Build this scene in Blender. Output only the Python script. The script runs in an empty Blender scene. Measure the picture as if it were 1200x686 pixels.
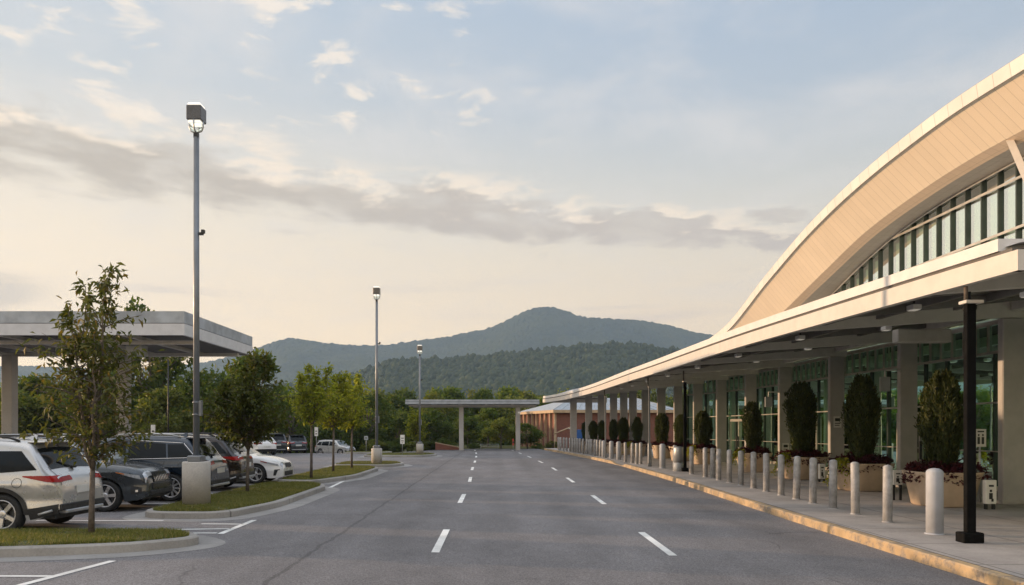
import bpy, math, random
import numpy as np
from mathutils import Vector, Matrix

random.seed(7); RNG = np.random.default_rng(11)
R = math.radians
scn = bpy.context.scene
COL = scn.collection
EYE = 1.9

# ------------------------------------------------------------------ helpers
def ground_z(x, y):
    """Height of the paved ground: flat, then the far car park and the valley fall away."""
    s = min(1.0, max(0.0, (-5.0 - x) / 6.0)); s = s * s * (3 - 2 * s)
    z = -0.00078 * max(0.0, y - 50) ** 2 * s if y < 95 else -0.00078 * 45 ** 2 * s
    t = min(1.0, max(0.0, (y - 92) / 50.0)); t = t * t * (3 - 2 * t)
    return z * (1 - t) - 4.5 * t

def interp(pts, smooth=True):
    xs = np.array([p[0] for p in pts], float); ys = np.array([p[1] for p in pts], float)
    if not smooth:
        return lambda x: float(np.interp(x, xs, ys))
    d = np.diff(ys) / np.diff(xs)
    m = np.zeros(len(xs)); m[0] = d[0]; m[-1] = d[-1]
    for i in range(1, len(xs) - 1):
        m[i] = 0 if d[i - 1] * d[i] <= 0 else 2 * d[i - 1] * d[i] / (d[i - 1] + d[i])
    def f(x):
        if x <= xs[0]: return float(ys[0] + m[0] * (x - xs[0]))
        if x >= xs[-1]: return float(ys[-1] + m[-1] * (x - xs[-1]))
        i = int(np.searchsorted(xs, x) - 1); h = xs[i + 1] - xs[i]; t = (x - xs[i]) / h
        return float((2*t**3-3*t**2+1)*ys[i] + (t**3-2*t**2+t)*h*m[i] + (-2*t**3+3*t**2)*ys[i+1] + (t**3-t**2)*h*m[i+1])
    return f

class MB:
    def __init__(s): s.v = []; s.f = []; s.m = []; s.sm = []
    def add(s, verts, faces, mi=0, smooth=False):
        o = len(s.v); s.v += [tuple(p) for p in verts]
        for f in faces: s.f.append(tuple(i + o for i in f)); s.m.append(mi); s.sm.append(smooth)
        return s
    def box(s, x0, x1, y0, y1, z0, z1, mi=0, M=None, bev=0.0):
        if bev > 0:
            b = bev; vs = []
            for z in (z0, z0 + b, z1 - b, z1):
                ins = b if z in (z0, z1) else 0.0
                xa, xb, ya, yb = x0 + ins, x1 - ins, y0 + ins, y1 - ins
                vs += [(xa+b,ya,z),(xb-b,ya,z),(xb,ya+b,z),(xb,yb-b,z),(xb-b,yb,z),(xa+b,yb,z),(xa,yb-b,z),(xa,ya+b,z)]
            fs = [tuple(reversed(range(8))), tuple(range(24, 32))]
            for k in range(3):
                for i in range(8):
                    j = (i + 1) % 8; fs.append((k*8+i, k*8+j, k*8+8+j, k*8+8+i))
        else:
            vs = [(x0,y0,z0),(x1,y0,z0),(x1,y1,z0),(x0,y1,z0),(x0,y0,z1),(x1,y0,z1),(x1,y1,z1),(x0,y1,z1)]
            fs = [(3,2,1,0),(4,5,6,7),(0,1,5,4),(1,2,6,5),(2,3,7,6),(3,0,4,7)]
        if M is not None: vs = [tuple(M @ Vector(p)) for p in vs]
        return s.add(vs, fs, mi)
    def tube(s, pts, rad, n=8, mi=0, cap=True, smooth=True):
        pts = [Vector(p) for p in pts]; rs = rad if isinstance(rad, (list, tuple)) else [rad] * len(pts)
        vs = []; fs = []; up = None
        for i, p in enumerate(pts):
            d = (pts[min(i+1, len(pts)-1)] - pts[max(i-1, 0)]).normalized()
            if up is None:
                up = Vector((1,0,0)) if abs(d.x) < .8 else Vector((0,1,0))
            a = d.cross(up).normalized(); b = a.cross(d).normalized(); up = b
            for k in range(n):
                t = 2 * math.pi * k / n
                vs.append(tuple(p + (a * math.cos(t) + b * math.sin(t)) * rs[i]))
        for i in range(len(pts) - 1):
            for k in range(n):
                j = (k + 1) % n; fs.append((i*n+k, i*n+j, (i+1)*n+j, (i+1)*n+k))
        s.add(vs, fs, mi, smooth)
        if cap:
            o = len(s.v) - len(vs)
            s.f += [tuple(o + k for k in reversed(range(n))), tuple(o + (len(pts)-1)*n + k for k in range(n))]
            s.m += [mi, mi]; s.sm += [False, False]
        return s
    def lathe(s, prof, n=24, mi=0, c=(0,0,0), axis='z', smooth=True, power=None, close=False):
        vs = []; fs = []
        for (r, z) in prof:
            for k in range(n):
                t = 2 * math.pi * k / n; cx, sy = math.cos(t), math.sin(t)
                if power:
                    q = (abs(cx)**power + abs(sy)**power) ** (-1.0 / power); cx *= q; sy *= q
                p = (r*cx, r*sy, z) if axis == 'z' else (r*cx, z, r*sy)
                vs.append((p[0]+c[0], p[1]+c[1], p[2]+c[2]))
        m = len(prof)
        for i in range(m if close else m - 1):
            i2 = (i + 1) % m
            for k in range(n):
                j = (k+1) % n
                q = (i*n+k, i*n+j, i2*n+j, i2*n+k)
                fs.append(q if axis == 'z' else tuple(reversed(q)))
        s.add(vs, fs, mi, smooth)
        if not close:
            o = len(s.v) - len(vs)
            a = tuple(o + k for k in range(n)); b = tuple(o + (m-1)*n + k for k in range(n))
            if axis == 'z': a = tuple(reversed(a))
            else: b = tuple(reversed(b))
            s.f += [a, b]; s.m += [mi, mi]; s.sm += [False, False]
        return s
    def grid(s, rows, mi=0, smooth=True, flip=False):
        nr = len(rows); nc = len(rows[0]); vs = [p for r in rows for p in r]; fs = []
        for i in range(nr - 1):
            for j in range(nc - 1):
                q = (i*nc+j, i*nc+j+1, (i+1)*nc+j+1, (i+1)*nc+j)
                fs.append(tuple(reversed(q)) if flip else q)
        return s.add(vs, fs, mi, smooth)
    def build(s, name, mats, parent=None, uv=None):
        me = bpy.data.meshes.new(name); me.from_pydata(s.v, [], s.f)
        for m in (mats if isinstance(mats, (list, tuple)) else [mats]): me.materials.append(m)
        me.polygons.foreach_set('material_index', s.m); me.polygons.foreach_set('use_smooth', s.sm)
        if uv is not None:
            l = me.uv_layers.new(name='UVMap'); vi = np.zeros(len(me.loops), int); me.loops.foreach_get('vertex_index', vi)
            l.data.foreach_set('uv', np.array(uv, float)[vi].ravel())
        me.update()
        return link(name, me, parent)

def link(name, me, parent=None):
    o = bpy.data.objects.new(name, me); COL.objects.link(o)
    if parent is not None: o.parent = parent
    return o
def tag(o, label, cat, group=None):
    o['label'] = label; o['category'] = cat
    if group: o['group'] = group
    return o
def thing(name, label, cat, loc=(0,0,0), rz=0.0, group=None):
    o = bpy.data.objects.new(name, None); COL.objects.link(o); o.empty_display_size = .2
    o.location = loc; o.rotation_euler = (0, 0, rz)
    return tag(o, label, cat, group)
def struct(o): o['kind'] = 'structure'; return o
def stuff(o): o['kind'] = 'stuff'; return o
def dup(root, label, loc, rz=0.0, scale=None, group=None):
    """A copy of a thing with copies of its parts and sub-parts (mesh data shared)."""
    def cp(o, par):
        c = o.copy(); COL.objects.link(c)
        if par is not None: c.parent = par
        for ch in [k for k in KIDS.get(o.name, [])]: KIDS.setdefault(c.name, []).append(cp(ch, c))
        return c
    c = cp(root, None); c.location = loc; c.rotation_euler = (0, 0, rz)
    if scale is not None: c.scale = scale if not isinstance(scale, (int, float)) else (scale,)*3
    c['label'] = label
    if group: c['group'] = group
    return c
KIDS = {}
def index_kids():
    KIDS.clear()
    for o in bpy.data.objects:
        if o.parent: KIDS.setdefault(o.parent.name, []).append(o)
ORD = ['zeroth','first','second','third','fourth','fifth','sixth','seventh','eighth','ninth','tenth','eleventh','twelfth','thirteenth','fourteenth','fifteenth','sixteenth','seventeenth','eighteenth','nineteenth','twentieth']
def ordinal(n):
    if n <= 20: return ORD[n]
    t = {2:'twent',3:'thirt',4:'fort',5:'fift'}[n // 10]
    return t + 'ieth' if n % 10 == 0 else t + 'y-' + ORD[n % 10]

# ------------------------------------------------------------------ materials
class NT:
    def __init__(s, tree): s.t = tree
    def n(s, typ, ins=None, **pr):
        nd = s.t.nodes.new(typ)
        for k, v in pr.items(): setattr(nd, k, v)
        for k, v in (ins or {}).items():
            sock = nd.inputs[k]
            if isinstance(v, bpy.types.NodeSocket): s.t.links.new(v, sock)
            else: sock.default_value = v
        return nd
    def m(s, op, a, b=None, c=None, clamp=False):
        ins = {0: a}
        if b is not None: ins[1] = b
        if c is not None: ins[2] = c
        return s.n('ShaderNodeMath', ins, operation=op, use_clamp=clamp).outputs[0]
    def mix(s, f, a, b, blend='MIX'):
        nd = s.n('ShaderNodeMix', data_type='RGBA', blend_type=blend)
        for k, v in ((0, f), (6, a), (7, b)):
            if isinstance(v, bpy.types.NodeSocket): s.t.links.new(v, nd.inputs[k])
            else: nd.inputs[k].default_value = v if k == 0 else (v if len(v) == 4 else (*v, 1))
        return nd.outputs[2]
    def noise(s, vec, scale, detail=4, rough=.55, dim='3D', dist=0.0):
        nd = s.n('ShaderNodeTexNoise', {'Scale': scale, 'Detail': detail, 'Roughness': rough, 'Distortion': dist}, noise_dimensions=dim)
        if vec is not None: s.t.links.new(vec, nd.inputs['Vector'])
        return nd.outputs[0]
    def ss(s, x, a, b, lo=0.0, hi=1.0):
        return s.n('ShaderNodeMapRange', {0: x, 1: a, 2: b, 3: lo, 4: hi}, interpolation_type='SMOOTHSTEP').outputs[0]
    def scale(s, vec, xyz):
        return s.n('ShaderNodeVectorMath', {0: vec, 1: xyz}, operation='MULTIPLY').outputs[0]
    def pos(s): return s.n('ShaderNodeNewGeometry').outputs['Position']
    def obj(s): return s.n('ShaderNodeTexCoord').outputs['Object']

def newmat(name):
    m = bpy.data.materials.new(name); m.use_nodes = True; m.node_tree.nodes.clear()
    t = NT(m.node_tree); out = t.n('ShaderNodeOutputMaterial')
    return m, t, out
def mat(name, col, rough=.6, metal=0.0, var=.12, vscale=3.0, bump=0.0, bscale=40.0, spec=.5, coat=0.0, space='obj', emit=None, es=0.0):
    m, t, out = newmat(name)
    v = t.obj() if space == 'obj' else t.pos()
    n1 = t.noise(v, vscale, 5, .6)
    k = t.ss(n1, .3, .7, 1 - var, 1 + var)
    c = t.n('ShaderNodeVectorMath', {0: (*col,), 3: k}, operation='SCALE').outputs[0]
    rr = t.ss(t.noise(v, vscale * 2.7, 3), .3, .7, max(.03, rough * .85), min(1, rough * 1.15))
    b = t.n('ShaderNodeBsdfPrincipled', {'Base Color': c, 'Roughness': rr, 'Metallic': metal, 'Specular IOR Level': spec, 'Coat Weight': coat, 'Coat Roughness': .05})
    if emit: b.inputs['Emission Color'].default_value = (*emit, 1); b.inputs['Emission Strength'].default_value = es
    if bump > 0:
        bn = t.n('ShaderNodeBump', {'Strength': bump, 'Distance': .02, 'Height': t.noise(v, bscale, 4, .6)})
        t.t.links.new(bn.outputs[0], b.inputs['Normal'])
    t.t.links.new(b.outputs[0], out.inputs[0]); return m
def leafmat(name, c1, c2, c3=None, trans=.35, rough=.55):
    m, t, out = newmat(name)
    rnd = t.n('ShaderNodeNewGeometry').outputs['Random Per Island']
    c = t.mix(rnd, c1, c2)
    if c3: c = t.mix(t.ss(t.m('FRACT', t.m('MULTIPLY', rnd, 7.31)), .8, .95), c, c3)
    oi = t.n('ShaderNodeObjectInfo').outputs['Random']
    c = t.n('ShaderNodeVectorMath', {0: c, 3: t.ss(oi, 0, 1, .8, 1.2)}, operation='SCALE').outputs[0]
    b = t.n('ShaderNodeBsdfPrincipled', {'Base Color': c, 'Roughness': rough, 'Specular IOR Level': .3})
    tr = t.n('ShaderNodeBsdfTranslucent', {'Color': t.n('ShaderNodeVectorMath', {0: c, 1: (1.3, 1.35, .6)}, operation='MULTIPLY').outputs[0]})
    mx = t.n('ShaderNodeMixShader', {0: trans, 1: b.outputs[0], 2: tr.outputs[0]})
    t.t.links.new(mx.outputs[0], out.inputs[0]); return m
def glassmat(name, tint, refl=1.0, rough=.02, transp=1.0, base=.05, gcol=(.9, .95, .93)):
    m, t, out = newmat(name)
    fr = t.n('ShaderNodeFresnel', {'IOR': 1.6}).outputs[0]
    n1 = t.noise(t.pos(), .6, 2); bn = t.n('ShaderNodeBump', {'Strength': .04, 'Distance': .05, 'Height': n1})
    tr = t.n('ShaderNodeBsdfTransparent', {'Color': (*[x*transp for x in tint], 1)})
    gl = t.n('ShaderNodeBsdfGlossy', {'Color': (*gcol, 1), 'Roughness': rough, 'Normal': bn.outputs[0]})
    f = t.m('ADD', t.m('MULTIPLY', fr, refl), base, clamp=True)
    mx = t.n('ShaderNodeMixShader', {0: f, 1: tr.outputs[0], 2: gl.outputs[0]})
    t.t.links.new(mx.outputs[0], out.inputs[0]); return m

def asphalt():
    m, t, out = newmat('asphalt'); p = t.pos()
    big = t.noise(t.scale(p, (.12, .05, .1)), 1.0, 4, .6)
    mid = t.noise(t.scale(p, (.9, .35, 1)), 1.0, 5, .65)
    fine = t.noise(p, 55, 3, .7)
    spk = t.n('ShaderNodeTexVoronoi', {'Vector': p, 'Scale': 70.0}).outputs['Color']
    sv = t.n('ShaderNodeSeparateColor', {0: spk}).outputs[0]
    k = t.m('ADD', t.ss(big, .3, .7, .82, 1.16), t.ss(mid, .3, .7, -.13, .13))
    k = t.m('MULTIPLY', k, t.ss(fine, .3, .7, .8, 1.2)); k = t.m('MULTIPLY', k, t.ss(sv, 0, 1, .7, 1.35))
    # long paving seams and wandering cracks
    x = t.n('ShaderNodeSeparateXYZ', {0: p}); wob = t.m('MULTIPLY', t.m('SUBTRACT', t.noise(p, .9, 4), .5), .22)
    def seam(xc, w, base=None):
        s = base if base is not None else x.outputs[0]
        return t.ss(t.m('ABSOLUTE', t.m('SUBTRACT', t.m('ADD', s, wob), xc)), w * .4, w, 1, 0)
    crack = seam(-2.85, .05)
    crack = t.m('MAXIMUM', crack, t.m('MULTIPLY', seam(17.0, .05, x.outputs[1]), .8))
    crack = t.m('MAXIMUM', crack, t.m('MULTIPLY', seam(25.5, .07, x.outputs[1]), .8))
    crack = t.m('MAXIMUM', crack, t.m('MULTIPLY', seam(9.0, .03, x.outputs[1]), .5))
    vc = t.n('ShaderNodeTexVoronoi', {'Vector': t.n('ShaderNodeVectorMath', {0: p, 1: t.n('ShaderNodeVectorMath', {0: t.n('ShaderNodeTexNoise', {'Vector': p, 'Scale': .8}).outputs[1], 1: (1.4, 1.4, 0)}, operation='MULTIPLY').outputs[0]}).outputs[0], 'Scale': .16}, feature='DISTANCE_TO_EDGE').outputs[0]
    cr2 = t.m('MULTIPLY', t.ss(vc, .001, .004, 1, 0), t.ss(t.noise(p, .25, 2), .5, .6))
    crack = t.m('MAXIMUM', crack, t.m('MULTIPLY', cr2, .8))
    tl = None
    for xc in (-2.9, -1.7, .1, 1.5, 3.6, 5.0):
        g = t.ss(t.m('ABSOLUTE', t.m('SUBTRACT', t.m('ADD', x.outputs[0], t.m('MULTIPLY', wob, 1.2)), xc)), .05, .55, 1, 0)
        tl = g if tl is None else t.m('MAXIMUM', tl, g)
    k = t.m('MULTIPLY', k, t.m('SUBTRACT', 1.03, t.m('MULTIPLY', tl, .09)))
    # oil and tyre darkening in patches with a shape of their own
    oil = t.ss(t.noise(t.scale(p, (.5, .8, 1)), 1.0, 6, .7), .6, .74)
    k = t.m('MULTIPLY', k, t.m('SUBTRACT', 1, t.m('MULTIPLY', oil, .28)))
    k = t.m('MULTIPLY', k, t.m('SUBTRACT', 1, t.m('MULTIPLY', crack, .32)))
    c = t.n('ShaderNodeVectorMath', {0: (.162, .155, .158), 3: k}, operation='SCALE').outputs[0]
    bn = t.n('ShaderNodeBump', {'Strength': .35, 'Distance': .01, 'Height': t.m('ADD', fine, sv)})
    b = t.n('ShaderNodeBsdfPrincipled', {'Base Color': c, 'Roughness': .85, 'Specular IOR Level': .3, 'Normal': bn.outputs[0]})
    t.t.links.new(b.outputs[0], out.inputs[0]); return m
def concrete(name, col, jx=0.0, jy=0.0, var=.18, stain=.25):
    m, t, out = newmat(name); p = t.pos()
    k = t.m('ADD', t.ss(t.noise(p, .7, 5, .65), .3, .7, 1 - var, 1 + var), t.ss(t.noise(p, 30, 3), .3, .7, -.07, .07))
    st = t.ss(t.noise(p, 1.6, 6, .7), .55, .75)
    k = t.m('MULTIPLY', k, t.m('SUBTRACT', 1, t.m('MULTIPLY', st, stain)))
    x = t.n('ShaderNodeSeparateXYZ', {0: p}); j = None
    for per, s in ((jx, x.outputs[0]), (jy, x.outputs[1])):
        if per:
            d = t.m('ABSOLUTE', t.m('SUBTRACT', t.m('FRACT', t.m('DIVIDE', s, per)), .5)); g = t.ss(d, .011 / per, .02 / per, 1, 0)
            j = g if j is None else t.m('MAXIMUM', j, g)
    if j is not None: k = t.m('MULTIPLY', k, t.m('SUBTRACT', 1, t.m('MULTIPLY', j, .55)))
    c = t.n('ShaderNodeVectorMath', {0: col, 3: k}, operation='SCALE').outputs[0]
    bn = t.n('ShaderNodeBump', {'Strength': .2, 'Distance': .01, 'Height': t.noise(p, 60, 4)})
    b = t.n('ShaderNodeBsdfPrincipled', {'Base Color': c, 'Roughness': .8, 'Normal': bn.outputs[0]})
    t.t.links.new(b.outputs[0], out.inputs[0]); return m
def worn_paint(name, col, under, lo=.46, hi=.56, sc=6.0):
    m, t, out = newmat(name); p = t.pos()
    n1 = t.noise(p, sc, 8, .72); w = t.ss(n1, lo, hi)
    tone = t.ss(t.noise(p, 1.3, 4), .3, .7, .75, 1.15)
    c1 = t.n('ShaderNodeVectorMath', {0: col, 3: tone}, operation='SCALE').outputs[0]
    c2 = t.n('ShaderNodeVectorMath', {0: under, 3: t.ss(t.noise(p, 25, 4), .3, .7, .7, 1.2)}, operation='SCALE').outputs[0]
    b = t.n('ShaderNodeBsdfPrincipled', {'Base Color': t.mix(w, c1, c2), 'Roughness': .7})
    t.t.links.new(b.outputs[0], out.inputs[0]); return m
def panelmat(name, col, pu, pv=0.0, gap=.012, rough=.45, var=.05, seam=.5):
    """Sheet-metal cladding with seams along U (arc length, metres) and V."""
    m, t, out = newmat(name); uv = t.n('ShaderNodeTexCoord').outputs['UV']; x = t.n('ShaderNodeSeparateXYZ', {0: uv})
    def ln(s, per): return t.ss(t.m('MULTIPLY', t.m('ABSOLUTE', t.m('SUBTRACT', t.m('FRACT', t.m('DIVIDE', s, per)), .5)), per), gap * .6, gap, 1, 0)
    j = ln(x.outputs[0], pu)
    if pv: j = t.m('MAXIMUM', j, ln(x.outputs[1], pv))
    cell = t.n('ShaderNodeTexWhiteNoise', {1: t.m('FLOOR', t.m('ADD', t.m('DIVIDE', x.outputs[0], pu), .5))}, noise_dimensions='1D').outputs[0]
    k = t.m('MULTIPLY', t.ss(cell, 0, 1, 1 - var, 1 + var), t.ss(t.noise(t.pos(), 1.2, 5), .3, .7, 1 - var, 1 + var))
    k = t.m('MULTIPLY', k, t.m('SUBTRACT', 1, t.m('MULTIPLY', j, seam)))
    c = t.n('ShaderNodeVectorMath', {0: col, 3: k}, operation='SCALE').outputs[0]
    bn = t.n('ShaderNodeBump', {'Strength': .5, 'Distance': .01, 'Height': t.m('SUBTRACT', 1, j)})
    b = t.n('ShaderNodeBsdfPrincipled', {'Base Color': c, 'Roughness': rough, 'Normal': bn.outputs[0]})
    t.t.links.new(b.outputs[0], out.inputs[0]); return m
def brickmat():
    m, t, out = newmat('brick'); p = t.obj()
    s = t.n('ShaderNodeSeparateXYZ', {0: p}); v = t.n('ShaderNodeCombineXYZ', {0: t.m('ADD', s.outputs[0], s.outputs[1]), 1: s.outputs[2]}).outputs[0]
    br = t.n('ShaderNodeTexBrick', {'Vector': v, 'Color1': (.25, .075, .045, 1), 'Color2': (.18, .055, .038, 1), 'Mortar': (.20, .15, .12, 1), 'Scale': 1.0, 'Mortar Size': .008, 'Brick Width': .22, 'Row Height': .075}).outputs[0]
    b = t.n('ShaderNodeBsdfPrincipled', {'Base Color': br, 'Roughness': .85}); t.t.links.new(b.outputs[0], out.inputs[0]); return m
def hillmat(name, c1, c2, sc):
    m, t, out = newmat(name); p = t.pos()
    c = t.mix(t.ss(t.noise(p, sc, 6, .7), .35, .65), c1, c2)
    c = t.mix(t.ss(t.noise(p, sc * .15, 4), .4, .62), c, (c2[0]*1.25, c2[1]*1.15, c2[2]), 'MIX')
    b = t.n('ShaderNodeBsdfPrincipled', {'Base Color': c, 'Roughness': .95, 'Specular IOR Level': .1}); t.t.links.new(b.outputs[0], out.inputs[0]); return m
def soilmat():
    m, t, out = newmat('lawn_soil'); p = t.pos()
    c = t.mix(t.ss(t.noise(p, 2.2, 6, .7), .4, .64), (.052, .07, .016), (.12, .098, .04))
    b = t.n('ShaderNodeBsdfPrincipled', {'Base Color': c, 'Roughness': .95}); t.t.links.new(b.outputs[0], out.inputs[0]); return m

M = {}
M['asphalt'] = asphalt()
M['walk'] = concrete('pavement_concrete', (.36, .33, .31), 1.8, 1.8)
M['kerb_c'] = concrete('kerb_concrete', (.30, .285, .265), 0, 3.0, .15, .35)
M['gutter'] = concrete('gutter_concrete', (.27, .26, .25), 0, 3.0, .15, .3)
M['kerb_y'] = worn_paint('kerb_yellow', (.45, .32, .18), (.27, .22, .17), .47, .60, 4.0)
M['line'] = worn_paint('line_paint', (.72, .72, .7), (.13, .125, .13), .60, .72, 9.0)
M['base_c'] = concrete('lamp_base_concrete', (.46, .43, .39), 0, 0, .1, .2)
M['soil'] = soilmat()
M['ground'] = hillmat('ground_green', (.04, .055, .02), (.075, .08, .03), .3)
M['grass'] = leafmat('grass_blades', (.10, .125, .025), (.19, .18, .05), (.30, .23, .09), .3)
M['pole'] = mat('lamp_pole_metal', (.20, .215, .235), .45, .6, .08)
M['dark'] = mat('dark_metal', (.03, .03, .032), .45, .4)
M['black'] = mat('black_paint', (.005, .005, .005), .8, 0, .1, spec=.1)
M['housing'] = mat('lamp_housing_metal', (.10, .10, .105), .3, .7)
M['lens'] = mat('lamp_lens', (.8, .8, .78), .2, 0, .03, emit=(1, .93, .8), es=.6)
M['downlens'] = mat('downlight_lens', (.8, .78, .74), .3, 0, .03, emit=(1, .9, .75), es=.15)
M['clear'] = glassmat('clear_plastic', (.85, .87, .88), .8)
M['bollard'] = mat('bollard_metal', (.40, .40, .41), .58, .1, .25, 5.0)
M['bollard_wide'] = mat('bollard_painted', (.40, .42, .46), .65, 0, .08, 4.0)
M['white_metal'] = mat('cream_painted_metal', (.62, .58, .53), .42, 0, .05)
M['cap_metal'] = mat('cap_painted_metal', (.70, .68, .66), .42, 0, .05)
M['lot_fascia_hi'] = mat('grey_blue_metal', (.33, .36, .40), .45, .15, .22, 1.4)
M['lot_fascia_lo'] = mat('pale_grey_metal', (.58, .58, .60), .45, 0, .06)
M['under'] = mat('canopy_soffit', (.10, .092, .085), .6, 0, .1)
M['steel_beam'] = mat('beam_paint', (.58, .55, .51), .5, 0, .08)
M['bracket'] = mat('bracket_paint', (.66, .63, .58), .5, 0, .06)
M['rafter'] = mat('rafter_paint', (.17, .16, .145), .6, 0, .1)
M['column'] = mat('column_paint', (.42, .40, .385), .55, 0, .07)
M['lotcol'] = concrete('lot_column', (.42, .40, .38), 0, 0, .08, .12)
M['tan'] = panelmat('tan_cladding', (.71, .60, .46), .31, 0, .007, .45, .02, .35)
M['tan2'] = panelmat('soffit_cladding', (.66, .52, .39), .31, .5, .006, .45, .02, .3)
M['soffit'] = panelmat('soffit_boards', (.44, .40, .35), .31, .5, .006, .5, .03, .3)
M['cap'] = panelmat('roof_edge_cladding', (.70, .67, .63), .62, 0, .012, .4, .04, .4)
M['roof'] = mat('roof_membrane', (.45, .45, .46), .6, 0, .05)
M['mull'] = mat('mullion_dark', (.05, .065, .058), .35, .5)
M['alu'] = mat('frame_aluminium', (.55, .52, .47), .35, .7)
M['glass'] = glassmat('green_glass', (.50, .74, .62), 1.0, base=.36, gcol=(.55, .86, .72))
M['glass_hi'] = glassmat('clerestory_glass', (.62, .84, .72), .75)
M['shade'] = mat('roller_shade_fabric', (.60, .67, .60), .8, 0, .05)
M['interior'] = mat('interior_wall', (.48, .56, .49), .8, 0, .3, .4)
M['intfloor'] = mat('interior_floor', (.2, .19, .17), .3)
M['planter'] = mat('planter_stone', (.52, .40, .29), .75, 0, .1, 3, .15, 60)
M['topiary'] = leafmat('topiary_leaves', (.035, .052, .015), (.07, .09, .022), (.11, .11, .025), .25)
M['coleus'] = leafmat('coleus_leaves', (.055, .012, .016), (.10, .022, .03), (.035, .012, .01), .25)
M['lime'] = leafmat('lime_leaves', (.28, .30, .03), (.38, .33, .04), (.16, .22, .03), .4)
M['bark'] = mat('bark', (.13, .105, .085), .9, 0, .3, 12, .6, 30)
M['leaf_near'] = leafmat('leaf_olive', (.055, .068, .022), (.105, .108, .032), (.14, .10, .03), .4)
M['leaf_dark'] = leafmat('leaf_dark', (.060, .080, .020), (.11, .12, .03), (.15, .13, .03), .45)
M['leaf_yellow'] = leafmat('leaf_yellow', (.21, .24, .036), (.33, .32, .05), (.14, .18, .03), .6)
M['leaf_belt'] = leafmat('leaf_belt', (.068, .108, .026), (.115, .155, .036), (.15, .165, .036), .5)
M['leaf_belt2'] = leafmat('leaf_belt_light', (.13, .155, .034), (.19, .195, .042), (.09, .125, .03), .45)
M['forest'] = leafmat('forest_crowns', (.018, .032, .015), (.036, .052, .021), (.05, .062, .024), 0.0, .95)
M['hill'] = hillmat('hill_floor', (.03, .045, .018), (.045, .06, .022), .02)
M['mount'] = hillmat('mountain_forest', (.026, .044, .020), (.05, .066, .026), .03)
M['brick'] = brickmat()
M['brickroof'] = mat('standing_seam_roof', (.34, .37, .40), .45, .2)
M['trim'] = mat('tan_trim', (.46, .33, .21), .6)
M['sign_w'] = mat('sign_white', (.72, .70, .66), .5, 0, .06)
M['sign_b'] = mat('sign_black', (.02, .02, .02), .5)
M['sign_r'] = mat('sign_red', (.45, .06, .04), .5)
M['sign_blue'] = mat('sign_blue', (.03, .10, .30), .4)
M['galv'] = mat('galvanised', (.42, .43, .44), .45, .6)
M['cabinet'] = mat('cabinet_grey', (.36, .38, .40), .55)
m_, t_, o_ = newmat('skylight_panel'); _tr = t_.n('ShaderNodeBsdfTranslucent', {'Color': (.75, .80, .82, 1)}); _df = t_.n('ShaderNodeBsdfDiffuse', {'Color': (.6, .65, .66, 1)})
t_.t.links.new(t_.n('ShaderNodeMixShader', {0: .7, 1: _df.outputs[0], 2: _tr.outputs[0]}).outputs[0], o_.inputs[0]); M['skylight'] = m_
# vehicles
def paint(name, c, metal=.3, rough=.3): return mat(name, c, rough, metal, .03, 2, coat=1.0)
M['car_white'] = paint('paint_silver_white', (.50, .50, .50), .55, .30)
M['car_grey'] = paint('paint_graphite', (.045, .055, .064), .5)
M['car_blue'] = paint('paint_navy', (.012, .024, .042), .4)
M['car_maroon'] = paint('paint_maroon', (.011, .005, .006), .2)
M['car_pure'] = paint('paint_white', (.78, .78, .78), 0, .3)
M['car_black'] = paint('paint_black', (.018, .022, .028), .3)
M['car_silver'] = paint('paint_silver', (.55, .54, .52), .2)
M['clad'] = mat('black_plastic', (.022, .022, .023), .6, 0, .15, 8)
M['tyre'] = mat('tyre_rubber', (.018, .018, .018), .8, 0, .2, 10)
M['rim'] = mat('alloy', (.60, .60, .61), .3, .7, .05)
M['rimd'] = mat('wheel_dark', (.03, .03, .03), .5)
M['carglass'] = mat('tinted_glass', (.006, .008, .009), .05, 0, .02, spec=.22)
M['shieldglass'] = mat('windscreen_glass', (.03, .05, .055), .04, 0, .02, spec=.7)
M['red'] = mat('tail_light_red', (.30, .008, .006), .2, 0, .1, spec=.4)
M['lampclear'] = mat('headlamp_clear', (.55, .57, .6), .12, .3, .2, 20, coat=1.0)
M['amber'] = mat('amber_lens', (.55, .16, .03), .2)
M['chrome'] = mat('chrome', (.65, .65, .66), .15, 1.0, .02)
M['plate'] = mat('licence_plate', (.62, .62, .6), .5)

# ------------------------------------------------------------------ camera
cam = bpy.data.cameras.new('camera'); cam_o = bpy.data.objects.new('camera', cam); COL.objects.link(cam_o)
cam_o.location = (0, 0, EYE); cam_o.rotation_euler = (R(90), 0, 0)
cam.sensor_width = 36; cam.lens = 27.0; cam.shift_x = 18 / 1200; cam.shift_y = 160 / 1200
cam.clip_end = 20000; cam.clip_start = .1
scn.camera = cam_o

# ------------------------------------------------------------------ light
SUN_EL = 6.3; SUN_AZ = -74.0      # degrees; azimuth from the road direction (+Y), negative = to the left
sd = Vector((math.sin(R(SUN_AZ)) * math.cos(R(SUN_EL)), math.cos(R(SUN_AZ)) * math.cos(R(SUN_EL)), math.sin(R(SUN_EL))))
sl = bpy.data.lights.new('sun', 'SUN'); sl.energy = 5.0; sl.angle = R(.53); sl.color = (1.0, .67, .40)
so = bpy.data.objects.new('sun', sl); COL.objects.link(so); so.rotation_euler = (-sd).to_track_quat('-Z', 'Y').to_euler(); so.location = (-40, 10, 30)

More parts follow.
